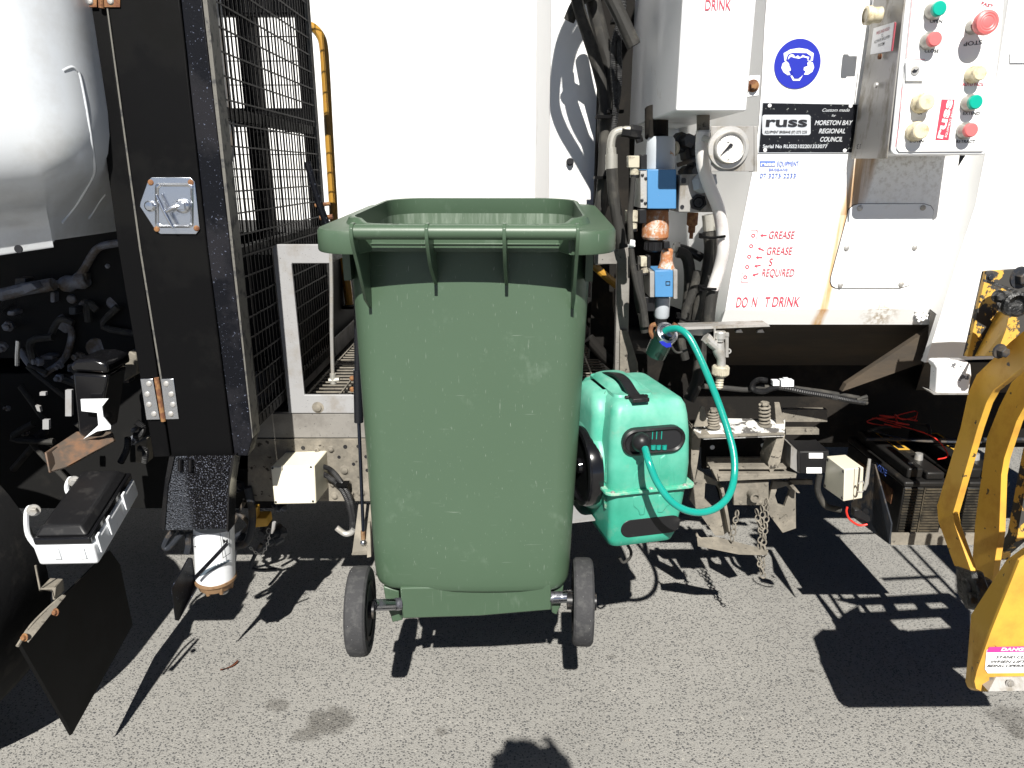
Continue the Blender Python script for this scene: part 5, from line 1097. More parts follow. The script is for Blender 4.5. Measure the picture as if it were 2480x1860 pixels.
m = MB(); n = len(o); vs = [Vector((x, RY-.004, z)) for x, z in o]+[Vector((x, RY-.007, z)) for x, z in [((a+c)/2, (b+d)/2) for (a, b), (c, d) in zip(o, i_)]]+[Vector((x, RY-.003, z)) for x, z in i_]+[Vector((x, RY+.008, z)) for x, z in i_]
m.add([Vector((x, RY+.012, z)) for x, z in o]+vs, [(k+s_*n, (k+1) % n+s_*n, (k+1) % n+(s_+1)*n, k+(s_+1)*n) for s_ in range(4) for k in range(n)]); sf = rb(m, 'slot_frame', 'blackplastic', smooth=40)
m = MB(); m.prism([Vector((x, RY-.0015, z)) for x, z in i_], (0, .001, 0)); rb(m, 'slot_opening', 'ink', sf)
m = MB()
for k, x in enumerate((1582, 1595, 1609)): p = rl(x, 1084, RY-.003); m.tube([p+Vector((0, 0, -.004)), p+Vector((0, 0, .006))], .006, 12)
for x in (1580, 1590, 1602): p = rl(x, 1050, RY-.0); m.tube([p+Vector((0, 0, -.014)), p+Vector((0, 0, .012))], .002, 8)
rb(m, 'wound_hose', 'hose', reel)
c_s = rl(1577, 1276); o, i_ = slot(c_s.x, c_s.z, (rl(1648, 1270)-rl(1504, 1284)).length/2, .0245, RY, .004, .01)
m = MB(); m.prism([Vector((x, RY+.002, z)) for x, z in o], (0, .02, 0)); rb(m, 'lower_pad', 'blackplastic', bevel=.002)
# raised ribs pressed in the housing
for pts in ([(1612, 1100), (1598, 1110), (1594, 1185), (1636, 1178), (1634, 1138), (1620, 1125), (1616, 1105)], [(1556, 1118), (1545, 1135), (1535, 1150), (1532, 1188), (1566, 1184), (1562, 1125)],
            [(1594, 1200), (1592, 1243), (1606, 1243), (1616, 1228), (1634, 1218), (1636, 1190)], [(1532, 1203), (1534, 1228), (1546, 1238), (1549, 1250), (1562, 1248), (1566, 1195)]):
    up = pts[0][1] < 1190
    m = MB(); m.prism([rl(x, y, RY+(-.0005 if up else .0005)) for x, y in pts], (0, .02, 0)); rb(m, 'pressed_rib', 'reel', bevel=.004, bseg=3)
# handle strap
m = MB(); P_ = [(1487, 940), (1500, 935), (1522, 950), (1538, 972), (1545, 985)]
hx0, hx1 = .0, .0
pth = [Vector(p) for p in ((xl+.048, RY+.22, zt3+.001), (xl+.05, RY+.19, zt3+.010), (xl+.052, RY+.15, zt3+.016), (xl+.054, RY+.11, zt3+.013), (xl+.056, RY+.07, zT+.014), (xl+.058, RY+.045, zT+.007))]
pth = spline(pth, 5); vs = []
for p in pth: vs += [p+Vector((-.0, 0, .0)), p+Vector((.03, .004, -.004)), p+Vector((.03, .004, -.011)), p+Vector((0, 0, -.007))]
fs = []
for k in range(len(pth)-1):
    for j in range(4): fs.append((k*4+j, k*4+(j+1) % 4, (k+1)*4+(j+1) % 4, (k+1)*4+j))
fs += [(0, 1, 2, 3), tuple(range(len(vs)-4, len(vs)))]
m.add(vs, fs); hs = rb(m, 'carry_handle', 'blackplastic', bevel=.001)
m = MB(); m.box((xl+.052, RY+.014, zT-.003), (xl+.094, RY+.05, zT+.007)); m.box((xl+.044, RY+.04, zT+.0), (xl+.102, RY+.05, zT+.006)); rb(m, 'handle_clip', 'blackplastic', hs, bevel=.002)
# latch clips at the left side
m = MB(); m.prism([rl(1472, 1108, RY+.03), rl(1479, 1106, RY+.03), rl(1480, 1180, RY+.03), rl(1468, 1165, RY+.03)], (-.004, 0, 0)); m.prism([rl(1466, 1205, RY+.03), rl(1479, 1210, RY+.03), rl(1478, 1238, RY+.03), rl(1468, 1230, RY+.03)], (-.004, 0, 0)); rb(m, 'side_latch', 'reelseam')
# hose and ball
m = MB(); bc = at(1553, 1071, RY-.012); m.ball(bc, .0235, 28); m.lathe(bc+Vector((0, 0, 0)), (0, -1, 0), [(.0238, -.0008), (.0238, .0008), (.02, .0008)], 28); m.lathe(bc+Vector((.003, -.016, -.014)), (.1, -.6, -.7), [(.010, 0), (.009, .008), (0, .008)], 16); m.build('ball_stop', 'blackplastic', reel, smooth=50)
HP = [(1562, 1086, RY-.032), (1572, 1120, RY-.07), (1590, 1165, RY-.085), (1620, 1208, RY-.10), (1655, 1233, RY-.105), (1695, 1241, RY-.10), (1735, 1230, RY-.085), (1765, 1200, RY-.06), (1778, 1155, RY-.02), (1777, 1100, RY+.01), (1762, 1040, RY+.04), (1738, 970, RY+.07), (1712, 905, RY+.09), (1690, 855, RY+.11), (1668, 815, RY+.13), (1645, 797, RY+.15), (1622, 797, RY+.17), (1610, 802, RY+.18)]
m = MB(); m.tube(A(HP), .0085, 16, 8); m.build('hose', 'hose', reel, smooth=60)['label'] = 'teal hose looping from the reel up to the coupling'
# coupling holder
m = MB(); ha0 = at(1610, 812, RY+.22); hb0 = at(1588, 858, RY+.24); m.tube([ha0, hb0], [.03, .028], 24); m.build('coupling_sleeve', 'sleeve' if 'sleeve' in M else 'glossblack', reel)
m = MB(); d_ = (ha0-hb0).normalized(); m.lathe(ha0+d_*.002, (d_+Vector((.3, -.9, .1))).normalized(), [(.03, 0), (.032, .004), (.03, .012), (.024, .014), (.022, .006), (.016, .006), (.016, .022), (.011, .024), (0, .024)], 28); m.build('hose_coupling', 'chrome', reel, smooth=35)
m = MB(); m.tube(A([(1588, 785), (1578, 790), (1576, 805), (1582, 818)], RY+.22), .006, 8, 4); m.tube(A([(1630, 785), (1638, 790)], RY+.24), .006, 8); m.build('rusty_hook', 'rust', reel)
m = MB(); m.prism(A([(1597, 828), (1606, 826), (1616, 832), (1625, 831), (1626, 840), (1614, 842), (1604, 836)], RY+.16), (0, .004, 0)); m.build('blue_tag', 'blueink', reel)
m = MB(); m.tube(A([(1626, 838), (1634, 850), (1645, 854), (1665, 847)], RY+.17), .003, 8, 5); m.build('tag_cable', 'rubber', reel)
m = MB(); m.tube(A([(1520, 1320), (1528, 1335), (1526, 1350), (1510, 1362), (1500, 1350)], RY+.12), .004, 8, 6); m.build('drain_loop', 'rubber', reel)

# ------------------------------------------------------------------ under the cab and cage, left of the bin
m = MB(); a0 = at(175, 930, 1.85)
m.pp([(172, 900), (262, 905), (258, 880), (225, 870), (180, 872), (168, 885)], 1.82, .12); m.pp([(174, 903), (262, 908), (255, 950), (240, 1055), (200, 1060), (188, 1050)], 1.825, .1)
rv = vpart(m, 'reservoir', 'glossblack', bevel=.008, lab='glossy black reservoir with domed cap under the cab')
m = MB(); m.prism([at(180, 876, 1.82), at(228, 876, 1.82), at(284, 870, 1.92), at(270, 858, 1.93), at(235, 860, 1.93)], (0, .03, -.03)); m.build('reservoir_cap', 'glossblack', rv, bevel=.006, bseg=3)
m = MB(); m.pp([(195, 967), (262, 966), (247, 985), (250, 1010), (268, 1032), (268, 1040), (235, 1045), (205, 1062), (201, 1064), (238, 1030), (235, 1000), (197, 996)], 1.80, .004); vpart(m, 'white_bracket', 'whiteplastic', bevel=.001)
m = MB(); m.rect(158, 945, 173, 1008, 1.86, .01); m.rect(96, 950, 110, 958, 1.9, .01); m.rect(103, 1017, 118, 1040, 1.9, .01); m.pp([(85, 982), (95, 985), (98, 998), (90, 995)], 1.9, .01); m.build('painted_tabs', 'greylight', V)
m = MB(); m.prism([at(107, 1096, 1.72), at(185, 1045, 1.85), at(268, 1045, 1.85), at(276, 1068, 1.83), at(160, 1130, 1.74), at(117, 1145, 1.7)], (0, .01, -.005)); m.prism([at(107, 1096, 1.72), at(117, 1145, 1.70), at(122, 1146, 1.7), at(112, 1096, 1.72)], (0, .06, 0))
vpart(m, 'rusty_arm_bracket', 'rustsheet' if 'rustsheet' in M else 'grime', bevel=.002, lab='rust streaked steel bracket below the reservoir')
m = MB(); m.tube(A([(290, 588), (245, 597), (225, 615), (205, 650), (185, 672), (160, 685), (120, 690)], 2.1), .011, 10, 5); m.tube(A([(0, 715), (60, 700), (130, 688)], 2.05), .018, 10); m.build('coolant_pipe', 'dusty', V)
m = MB(); m.tube(A([(48, 845), (70, 880), (102, 905), (115, 900), (155, 870), (172, 825), (170, 795), (145, 765)], 2.1), .01, 10, 4); m.build('hexagonal_guard_rail', 'dusty', V)
m = MB(); m.pp([(0, 705), (70, 690), (120, 700), (150, 740), (120, 800), (60, 800), (0, 760)], 2.12, .1); m.pp([(50, 690), (75, 685), (90, 700), (60, 712)], 2.0, .05); m.lathe(at(150, 690, 2.1), (1, 0, .2), [(.02, 0), (.025, .02), (.02, .04), (.025, .06), (.02, .08)], 14)
for x, y, r in ((230, 720, .03), (250, 830, .045), (200, 760, .035), (290, 740, .03), (20, 640, .035), (215, 700, .02)): m.lathe(at(x, y, 2.2), (random.uniform(-.5, .5), -1, random.uniform(-.3, .3)), [(r, 0), (r, .03), (r*.7, .05), (r*.7, .09), (0, .09)], 14)
m.build('engine_fittings', 'dusty', V, bevel=.003)
random.seed(21)
for k in range(34):
    x, y = random.uniform(0, 330), random.uniform(640, 1080); m = MB(); Yk = random.uniform(2.05, 2.11)
    if k % 3 == 0: m.tube(A([(x, y), (x+random.uniform(-60, 60), y+random.uniform(-20, 50)), (x+random.uniform(-90, 90), y+random.uniform(0, 90))], Yk), random.uniform(.005, .012), 8, 4); m.build('engine_hose', 'rubber', V)
    elif k % 3 == 1: w_, h_ = random.uniform(8, 30), random.uniform(8, 26); m.rr(x, y, x+w_, y+h_, 3, Yk, .04, 2); m.build('engine_bracket', 'engine' if k % 2 else 'dusty', V, bevel=.002)
    else: r_ = random.uniform(.006, .016); m.lathe(at(x, y, Yk), (random.uniform(-.6, .6), -1, random.uniform(-.4, .4)), [(r_, 0), (r_, r_), (r_*.6, r_*1.2), (r_*.6, r_*2), (0, r_*2)], 6); m.build('engine_bolt', 'dusty', V)
m = MB(); m.pp([(100, 760), (140, 745), (168, 800), (160, 860), (112, 895), (70, 860)], 2.16, .01); m.build('shield_plate', 'engine', V)
m = MB(); m.tube(A([(44, 825), (42, 860), (42, 885)], 2.0), .006, 8); m.build('bright_stub', 'chrome', V)
for pts in ([(310, 1060), (308, 1085), (300, 1105), (292, 1120)], [(330, 1022), (345, 1035), (340, 1052), (325, 1055)], [(335, 1085), (352, 1092), (350, 1120)]): hose(pts, 0, 'conduit', 'corrugated_conduit', 1.95, rf=cor(.01), sub=14, seg=8)
m = MB(); m.pp([(312, 850), (330, 860), (334, 905), (300, 925), (300, 890)], 2.0, .06); m.pp([(325, 1075), (356, 1060), (353, 1125), (328, 1120)], 2.0, .05); m.build('grimy_casting', 'grime', V, bevel=.004)
m = MB()
random.seed(11)
for k in range(26):
    x, y = random.uniform(470, 690), random.uniform(1120, 1330)
    if k % 3: m.lathe(at(x, y, 2.1), (random.uniform(-1, 1), -1, random.uniform(-.5, .5)), [(.02, 0), (.02, .03), (.012, .03), (.012, .05), (0, .05)], 8)
    else: m.tube(A([(x, y), (x+random.uniform(-40, 40), y+random.uniform(10, 60)), (x+random.uniform(-50, 50), y+random.uniform(20, 90))], 2.1), .007, 6, 4)
m.tube(A([(600, 1180), (612, 1250), (600, 1310), (570, 1322)], 2.0), .012, 10, 5)
m.build('suspension_parts', 'engine', V)
m = MB(); m.rect(612, 1230, 622, 1260, 2.0, .03); m.pp([(612, 1255), (645, 1255), (648, 1275), (618, 1278)], 2.0, .05); m.build('yellow_block', 'yellow', V, bevel=.003)
m = MB(); m.tube(A([(664, 1264), (662, 1280), (657, 1290)], 1.95), .006, 8); m.tube(A([(645, 1285), (650, 1279), (657, 1283), (655, 1291), (648, 1292), (645, 1285)], 1.95), .0015, 6, 3); pin = m.build('locking_pin', 'greylight', V)
m = MB(); m.chain(A([(653, 1293), (645, 1325), (628, 1343), (605, 1325)], 1.95), .0013, .013); m.build('pin_chain', 'steel', pin)
# fuse box: black lid on a white base
FB = [(82, 1305), (66, 1352), (225, 1350), (232, 1310)]
def oriented(o, ex, ey, ez, pts): return [o+ex*a+ey*b+ez*c for a, b, c in pts]
f0 = at(78, 1325, 1.50); f1 = at(225, 1322, 1.50); ex = (f1-f0); wx = ex.length; ex.normalize()
f2 = at(200, 1160, 1.80); ey = (f2-f0); ey = ey-ex*ey.dot(ex)*.0; ly = ey.length; ey = ey.normalized(); ez = ex.cross(ey).normalized(); ez = ez if ez.z > 0 else -ez
def obox(a0, a1, b0, b1, c0, c1, inset=0):
    P0 = [(a0, b0, c0), (a1, b0, c0), (a1, b1, c0), (a0, b1, c0)]; P1 = [(a0+inset, b0+inset, c1), (a1-inset, b0+inset, c1), (a1-inset, b1-inset, c1), (a0+inset, b1-inset, c1)]
    v = oriented(f0, ex, ey, ez, P0+P1); return MB().add(v, [(0, 3, 2, 1), (4, 5, 6, 7), (0, 1, 5, 4), (1, 2, 6, 5), (2, 3, 7, 6), (3, 0, 4, 7)])
fb = obox(0, wx, 0, ly, -.055, .0).build('fuse_box', 'whiteplastic', V, bevel=.008, bseg=3); fb['label'] = 'white fuse box with a black lid'
obox(.004, wx-.004, .004, ly-.004, .001, .02).build('fuse_box_lid', 'glossblack', fb, bevel=.004, bseg=3)
obox(.006, wx-.01, .01, ly-.01, .0205, .042, .018).build('fuse_box_lid', 'blackplastic', fb, bevel=.006, bseg=3)
m = MB()
for a in (.3, .72):
    t = obox(wx*a, wx*a+.018, -.004, 0, -.035, -.004); m.add(t.v, t.f)
for b in (.02, .09, .2, .28):
    if b < ly-.03:
        t = obox(wx, wx+.006, b, b+.02, -.035, .012); m.add(t.v, t.f)
m.build('fuse_box_clip', 'whiteplastic', fb, bevel=.0015)
for (x, y) in ((72, 1235), (170, 1165)):
    m = MB(); m.tube(A([(x+22, y+95 if x < 100 else y+55), (x-4, y+60 if x < 100 else y+30), (x-8, y+10), (x, y-6), (x+12, y-3)], 1.56 if x < 100 else 1.75), .006, 8, 4); bk_ = m.build('box_strap', 'whiteplastic', V)
    m = MB(); m.bolt(at(x+10, y, 1.55 if x < 100 else 1.74), (.4, -1, 0), .010, .014); m.build('strap_bolt', 'steel', bk_)
m = MB(); m.pp([(83, 1370), (87, 1370), (98, 1426), (135, 1424), (132, 1452), (128, 1452), (126, 1430), (95, 1431)], 1.5, .003); m.prism([at(95, 1428, 1.5), at(126, 1428, 1.5), at(150, 1402, 1.56), at(122, 1400, 1.56)], (0, 0, -.003)); m.prism([at(126, 1430, 1.5), at(150, 1402, 1.56), at(154, 1430, 1.56), at(132, 1452, 1.5)], (.002, 0, 0)); vpart(m, 'bent_bracket', 'grime', bevel=0)
# mud flap and its strip, tyre edge
m = MB(); m.prism([at(40, 1560, 1.36), at(140, 1452, 1.52), at(260, 1335, 1.80), at(285, 1370, 1.86), at(316, 1516, 1.86), at(285, 1570, 1.78), at(168, 1782, 1.45), at(150, 1750, 1.43)], (.004, .006, 0)); mf_ = vpart(m, 'mud_flap', 'flap' if 'flap' in M else 'dark', bevel=0, lab='black rubber mud flap hanging at lower left')
m = MB(); m.tube(A([(42, 1565, 1.35), (75, 1515, 1.40), (120, 1470, 1.46), (150, 1445, 1.49)]), .004, 6, 4); m.prism([at(55, 1540, 1.36), at(150, 1440, 1.48), at(160, 1442, 1.48), at(68, 1556, 1.355)], (0, 0, -.001)); m.build('clamp_strip', 'grime', mf_)
for x, y, Yb in ((136, 1482, 1.43), (61, 1543, 1.36)): m = MB(); m.bolt(at(x, y, Yb), (-.3, -1, .3), .006, .008); m.build('rusty_bolt', 'rust', mf_)
ty = root('truck_tyre_helper', (-1.35, 1.5, .0), 'x', 'x') if False else None
m = MB(); tc = Vector((-1.40, 1.62, .5)); axw = Vector((0, 1, 0)).normalized()
m.lathe(Vector((-1.71, 1.40, .48)), (0, 1, 0), [(.2, .02), (.3, .0), (.43, .0), (.47, .02), (.48, .05), (.48, .26), (.46, .28), (.3, .28)], 64); twh = m.build('front_tyre', 'tyreblack' if 'tyreblack' in M else 'dark', truck, smooth=40); twh['label'] = 'black truck tyre at the lower left edge'
# cage foot: step plate, filter, blades
m = MB(); m.pp([(410, 1106), (567, 1104), (553, 1175), (550, 1280), (395, 1284), (388, 1268), (400, 1160)], YC-.015, .004); sp = m.build('step_plate', 'grip', truck, bevel=0); sp['label'] = 'black plate with glittering grip coating below the cage'
me_ = sp.data
m = MB(); m.pp([(410, 1106), (422, 1106), (406, 1180), (398, 1284), (390, 1280), (388, 1268), (400, 1160)], YC-.02, .006); m.pp([(562, 1104), (568, 1104), (556, 1180), (552, 1290), (548, 1280), (552, 1175)], YC-.02, .05); m.build('plate_flange', 'glossblack', sp)
m = MB()
for x in (436, 461): m.tube(A([(x, 1112), (x, 1140)], YC-.022), .006, 10)
m.build('plate_stud', 'glossblack', sp)
m = MB(); c0 = at(518, 1270, 1.80); c1 = at(522, 1395, 1.80); m.tube([c0, c1], .054, 40)
fc = m.build('filter_canister', 'whiteplastic', truck, smooth=40); fc['label'] = 'white filter canister hanging under the grip plate'
m = MB(); c1b = c1+Vector((0, 0, -.001)); m.lathe(c1b, (0, 0, -1), [(.057, 0), (.057, .008), (.05, .014), (.045, .03), (.03, .036), (.03, .03), (0, .03)], 40)
for k in range(7):
    a = 2*math.pi*k/7; m.tube([c1b+Vector((.048*math.cos(a), .048*math.sin(a), -.006)), c1b+Vector((.04*math.cos(a), .04*math.sin(a), -.036))], .006, 8)
m.build('rusty_base', 'rustbase' if 'rustbase' in M else 'rust', fc)
m = MB(); e_ = at(540, 1415, 1.79); m.tube([e_, e_+Vector((0, 0, -.03))], .007, 10); m.lathe(e_+Vector((0, 0, -.018)), (0, 0, -1), [(.012, 0), (.014, .004), (.012, .008), (0, .008)], 12); m.build('drain_screw', 'steel', fc)
m = MB(); fcx = c1.x; fy = 1.80-.0545
vs = []; 
for k in range(15):                                       # grey arc stripe that wraps the canister
    a = R(-150+125*k/14); x_, y_ = .0543*math.cos(a), .0543*math.sin(a); tt = k/14; zc = c1.z+.012+.055*math.sin(tt*1.5)
    cc_ = c0.lerp(c1, (c0.z-zc)/(c0.z-c1.z)); vs += [cc_+Vector((x_, y_, -.006)), cc_+Vector((x_, y_, .007))]
m.add(vs, [(2*k, 2*k+1, 2*k+3, 2*k+2) for k in range(14)]); m.build('grey_stripe', 'bluegrey' if 'bluegrey' in M else 'engine', fc, recalc=False)
text('M', 547, 1311, fy+.006, 9, 'ink', fc, wpx=11, bold=.02)
m = MB(); ring(m, [(466, 1296), (482, 1295), (483, 1322), (468, 1325)], [(467.5, 1297.5), (480.5, 1296.5), (481.5, 1320.5), (469.5, 1323.5)], fy+.012, -.0005); ring(m, [(532, 1288), (556, 1284), (558, 1340), (540, 1352)], [(533, 1289.5), (555, 1285.5), (557, 1339), (541, 1350)], fy+.006, -.0005); m.build('printed_panel', 'ink', fc)
m = MB(); m.prism([at(468, 1397, 1.72), at(548, 1313, 1.70), at(552, 1318, 1.70), at(472, 1404, 1.72)], (0, .004, -.004)); m.prism([at(413, 1425, 1.66), at(455, 1350, 1.75), at(463, 1352, 1.78), at(470, 1400, 1.78), at(475, 1425, 1.76), at(430, 1503, 1.70), at(424, 1502, 1.69)], (.004, 0, 0)); vpart(m, 'black_blade_bracket', 'blackworn', bevel=0, lab='black blade shaped bracket beside the filter')
m = MB(); m.tube(A([(420, 1285), (408, 1300), (398, 1322), (408, 1327), (428, 1305), (440, 1290)], 1.75), .008, 8, 4); m.tube(A([(454, 1290), (456, 1320), (452, 1340)], 1.77), .008, 8); m.build('hook_bar', 'engine', V)
# junction box left and its conduits
m = MB(); q0, q1, q2, q3 = at(655, 1131, 1.9), at(761, 1127, 1.9), at(766, 1220, 1.9), at(664, 1222, 1.9)
m.prism([q0, q1, q2, q3], (.012, .155, .0)); jb2 = vpart(m, 'junction_box', 'cream', bevel=.004, lab='cream junction box on the chassis rail, left of the bin')
m = MB()
for x, y in ((660, 1134), (753, 1131), (758, 1214), (668, 1216)): m.lathe(at(x, y, 1.8999), (0, -1, 0), [(.0035, 0), (.0035, .0006), (0, .0006)], 12)
m.build('box_screw', 'ink', jb2)
m = MB(); m.pp([(700, 1096), (735, 1092), (742, 1098), (780, 1096), (790, 1125), (770, 1126), (700, 1126)], 2.055, .004); m.build('box_backing', 'rubber', jb2)
for pts in ([(774, 1128), (795, 1134), (812, 1148), (828, 1170), (845, 1200), (855, 1240), (857, 1285)], [(778, 1145), (800, 1158), (822, 1178), (840, 1210), (850, 1250), (852, 1290)]): hose(pts, 0, 'conduit', 'corrugated_conduit', 1.98, rf=cor(.0085), sub=18, seg=8)
hose([(857, 1282), (850, 1290), (835, 1292), (815, 1278)], .009, 'steel', 'grey_conduit_tail', 1.97)
m = MB(); p = at(832, 1172, 1.975); m.box((p.x-.02, p.y-.012, p.z-.004), (p.x+.015, p.y+.015, p.z+.004)); m.build('cable_tie', 'black', V)
# gas strut
m = MB(); m.tube([at(866, 620, 1.80), at(868, 900, 1.80)], .0105, 16); m.tube([at(867, 895, 1.80), at(869, 1022, 1.80)], .0125, 16); gs = m.build('gas_strut', 'strut' if 'strut' in M else 'glossblack', V); gs['label'] = 'black gas strut just left of the green bin'
m = MB(); m.tube([at(869, 1020, 1.80), at(880, 1288, 1.80)], .0048, 12); m.build('piston_rod', 'strutrod' if 'strutrod' in M else 'chrome', gs)
m = MB(); m.tube([at(879, 1286, 1.80), at(880, 1306, 1.80)], .0065, 12); m.build('end_fitting', 'rustbase' if 'rustbase' in M else 'steel', gs); m = MB(); m.ball(at(880, 1314, 1.795), .0095); m.build('ball_joint', 'chrome', gs)
m = MB(); m.prism([at(868, 1222, 1.86), at(900, 1222, 1.86), at(899, 1342, 1.78), at(852, 1344, 1.78)], (0, .004, 0)); m.pp([(852, 1339), (893, 1336), (893, 1344), (851, 1345)], 1.778, .004); m.prism([at(893, 1260, 1.84), at(899, 1258, 1.84), at(902, 1340, 1.78), at(892, 1342, 1.78)], (0, -.02, 0)); vpart(m, 'strut_bracket', 'grime', bevel=.001)

# ------------------------------------------------------------------ yellow bin lifter at the right
lift = root('bin_lifter', (1.15, 1.45, .15), 'chipped yellow bin lifter arms and pusher plate with danger sticker, at the right edge', 'bin lifter')
def bent(near, far, X, th, name, mat='yellow', edge=True, lab=None):
    m = MB(); N_ = [atX(x, y, X) for x, y in near]; Fp = [atX(x, y, X) for x, y in far]; pts = N_+list(reversed(Fp)); m.prism(pts, (th, 0, 0)); o = m.build(name, mat, lift, bevel=.0008)
    if lab: o['label'] = lab
    return o
arm1n = [(2560, 835), (2480, 888), (2406, 945), (2389, 975), (2368, 1036), (2308, 1244), (2311, 1268), (2352, 1384)]
arm1f = [(2560, 735), (2447, 828), (2365, 907), (2345, 950), (2326, 1036), (2269, 1225), (2272, 1262), (2311, 1370)]
a1 = bent(arm1n, arm1f, 1.10, .016, 'lifter_arm', lab='front bent yellow arm of the lifter')
m = MB()
arm2n = [(2580, 880), (2500, 950), (2462, 1020), (2432, 1110), (2425, 1150), (2420, 1290), (2400, 1420)]
arm2f = [(2560, 830), (2450, 925), (2420, 985), (2390, 1060), (2384, 1100), (2362, 1260), (2350, 1420)]
a2 = bent(arm2n, arm2f, 1.24, .016, 'lifter_arm', lab='second bent yellow arm behind the front one')
arm3n = [(2560, 1040), (2500, 1130), (2478, 1215), (2462, 1310), (2440, 1330), (2428, 1340)]
arm3f = [(2520, 1050), (2478, 1085), (2465, 1150), (2440, 1290), (2412, 1338), (2424, 1356)]
bent(arm3n, arm3f, 1.34, .024, 'lifter_arm', 'yellowworn', lab='third chipped arm at the right edge')
m = MB(); m.lathe(atX(2342, 1425, 1.10), (1, 0, 0), [(.022, -.012), (.028, -.004), (.028, .05), (.018, .056), (0, .056)], 24); m.lathe(atX(2350, 1455, 1.09), (1, -.3, 0), [(.02, -.01), (.02, .02), (.012, .03), (0, .03)], 18); m.prism([atX(x, y, 1.095) for x, y in ((2312, 1370), (2352, 1384), (2368, 1430), (2372, 1470), (2340, 1476), (2318, 1440))], (.03, 0, 0)); m.build('greased_pivot', 'greaseblack', lift, bevel=.006)
m = MB(); m.tube(A([(2370, 1400, 1.62), (2380, 1430, 1.6), (2386, 1462, 1.58)]), .012, 10, 4); m.build('grease_smear', 'greaseblack', lift)
# upper pivot bracket
m = MB(); m.prism([at(2378, 657, 1.62), at(2392, 658, 1.6), at(2350, 862, 1.6), at(2332, 862, 1.66)], (.004, .002, 0)); m.build('bracket_flange', 'blackworn', lift)
m = MB(); m.pp([(2390, 657), (2500, 650), (2700, 660), (2700, 860), (2420, 862), (2342, 864)], 1.60, .012); ub = m.build('upper_bracket', 'yellowworn', lift, bevel=.001); ub['label'] = 'chipped yellow and black upper bracket'
m = MB(); m.prism([at(2418, 755, 1.60), at(2446, 757, 1.5), at(2436, 800, 1.5), at(2412, 862, 1.5), at(2388, 862, 1.52), at(2362, 862, 1.6)], (0, .004, 0)); m.build('bracket_gusset', 'yellow', ub)
m = MB(); m.prism([at(2392, 678, 1.52), at(2500, 715, 1.5), at(2500, 722, 1.5), at(2390, 684, 1.52)], (0, .015, 0)); m.tube([at(2425, 718, 1.5), at(2450, 735, 1.47)], [.014, .024], 16); m.lathe(at(2450, 735, 1.48), (-.1, -1, .05), [(.026, 0), (.026, .02), (.02, .024), (.016, .012), (0, .012)], 24); m.bolt(at(2416, 717, 1.48), (0, -1, 0), .009, .012); m.build('pivot_pin', 'greaseblack', ub)
m = MB(); m.bolt(at(2468, 672, 1.52), (.2, -1, 0), .016, .02); m.bolt(at(2419, 850, 1.50), (.2, -1, 0), .011, .02); m.bolt(at(2397, 671, 1.6), (0, -1, 0), .006, .006); m.build('hex_bolt', 'engine', ub)
m = MB(); m.pp([(2266, 874), (2338, 873), (2352, 882), (2354, 910), (2346, 955), (2266, 953), (2270, 893), (2262, 882)], 1.6, .03); wb = vpart(m, 'white_stop_block', 'chipwhite' if 'chipwhite' in M else 'whitebox', bevel=.006, lab='chipped white stop block beside the yellow arm')
m = MB(); m.pp([(2250, 946), (2268, 952), (2346, 953), (2346, 956), (2262, 956)], 1.595, .03); m.build('block_lip', 'alum', wb)
# pusher plate
FP = 1.22
side = [(2500, 1310), (2437, 1357), (2352, 1489), (2343, 1600), (2338, 1650), (2343, 1664), (2352, 1671)]
fold = [(2540, 1310), (2469, 1358), (2400, 1530), (2366, 1625), (2360, 1650), (2364, 1668), (2380, 1675)]
m = MB(); sidev = [at(x, y, FP+.07) for x, y in side]; foldv = [at(x, y, FP) for x, y in fold]; n = len(side)
m.add(sidev+foldv, [(k, k+1, k+1+n, k+n) for k in range(n-1)]); pl = m.build('pusher_plate', 'yellow', lift, recalc=False); pl['label'] = 'yellow pusher plate with danger sticker'
m = MB(); m.prism(foldv+[at(2394, 1675, FP), at(2396, 1640, FP), at(2900, 1635, FP), at(2900, 1310, FP)], (0, .006, 0)); m.build('plate_face', 'yellowface' if 'yellowface' in M else 'yellow', pl)
m = MB(); m.prism([at(2412, 1640, FP-.002), at(2900, 1634, FP-.002), at(2900, 1668, FP-.02), at(2394, 1674, FP-.02)], (0, .03, 0)); m.bolt(at(2446, 1656, FP-.012), (0, -1, .3), .006, .003); m.build('bottom_angle', 'alum', pl, bevel=0)
m = MB(); m.pp([(2389, 1575), (2396, 1568), (2620, 1563), (2620, 1628), (2392, 1630), (2385, 1620)], FP-.001, -.0006); st = m.build('danger_sticker', 'decal', pl)
m = MB(); m.pp([(2391, 1575), (2396, 1567), (2620, 1562), (2620, 1576), (2390, 1580)], FP-.0018, -.0004); m.build('pink_band', 'pink', st)
text('DANGER', 2460, 1572, FP-.002, 7, 'decal', st, wpx=75, bold=.02, shear=.2)
for s_, y, wd, xx in (('STAND CLEAR', 1591, 92, 2457), ('WHEN LIFTER', 1602, 100, 2448), ('BEING OPERATED', 1612, 116, 2447)): text(s_, xx, y, FP-.0012, 6, 'ink', st, wpx=wd, shear=.3)
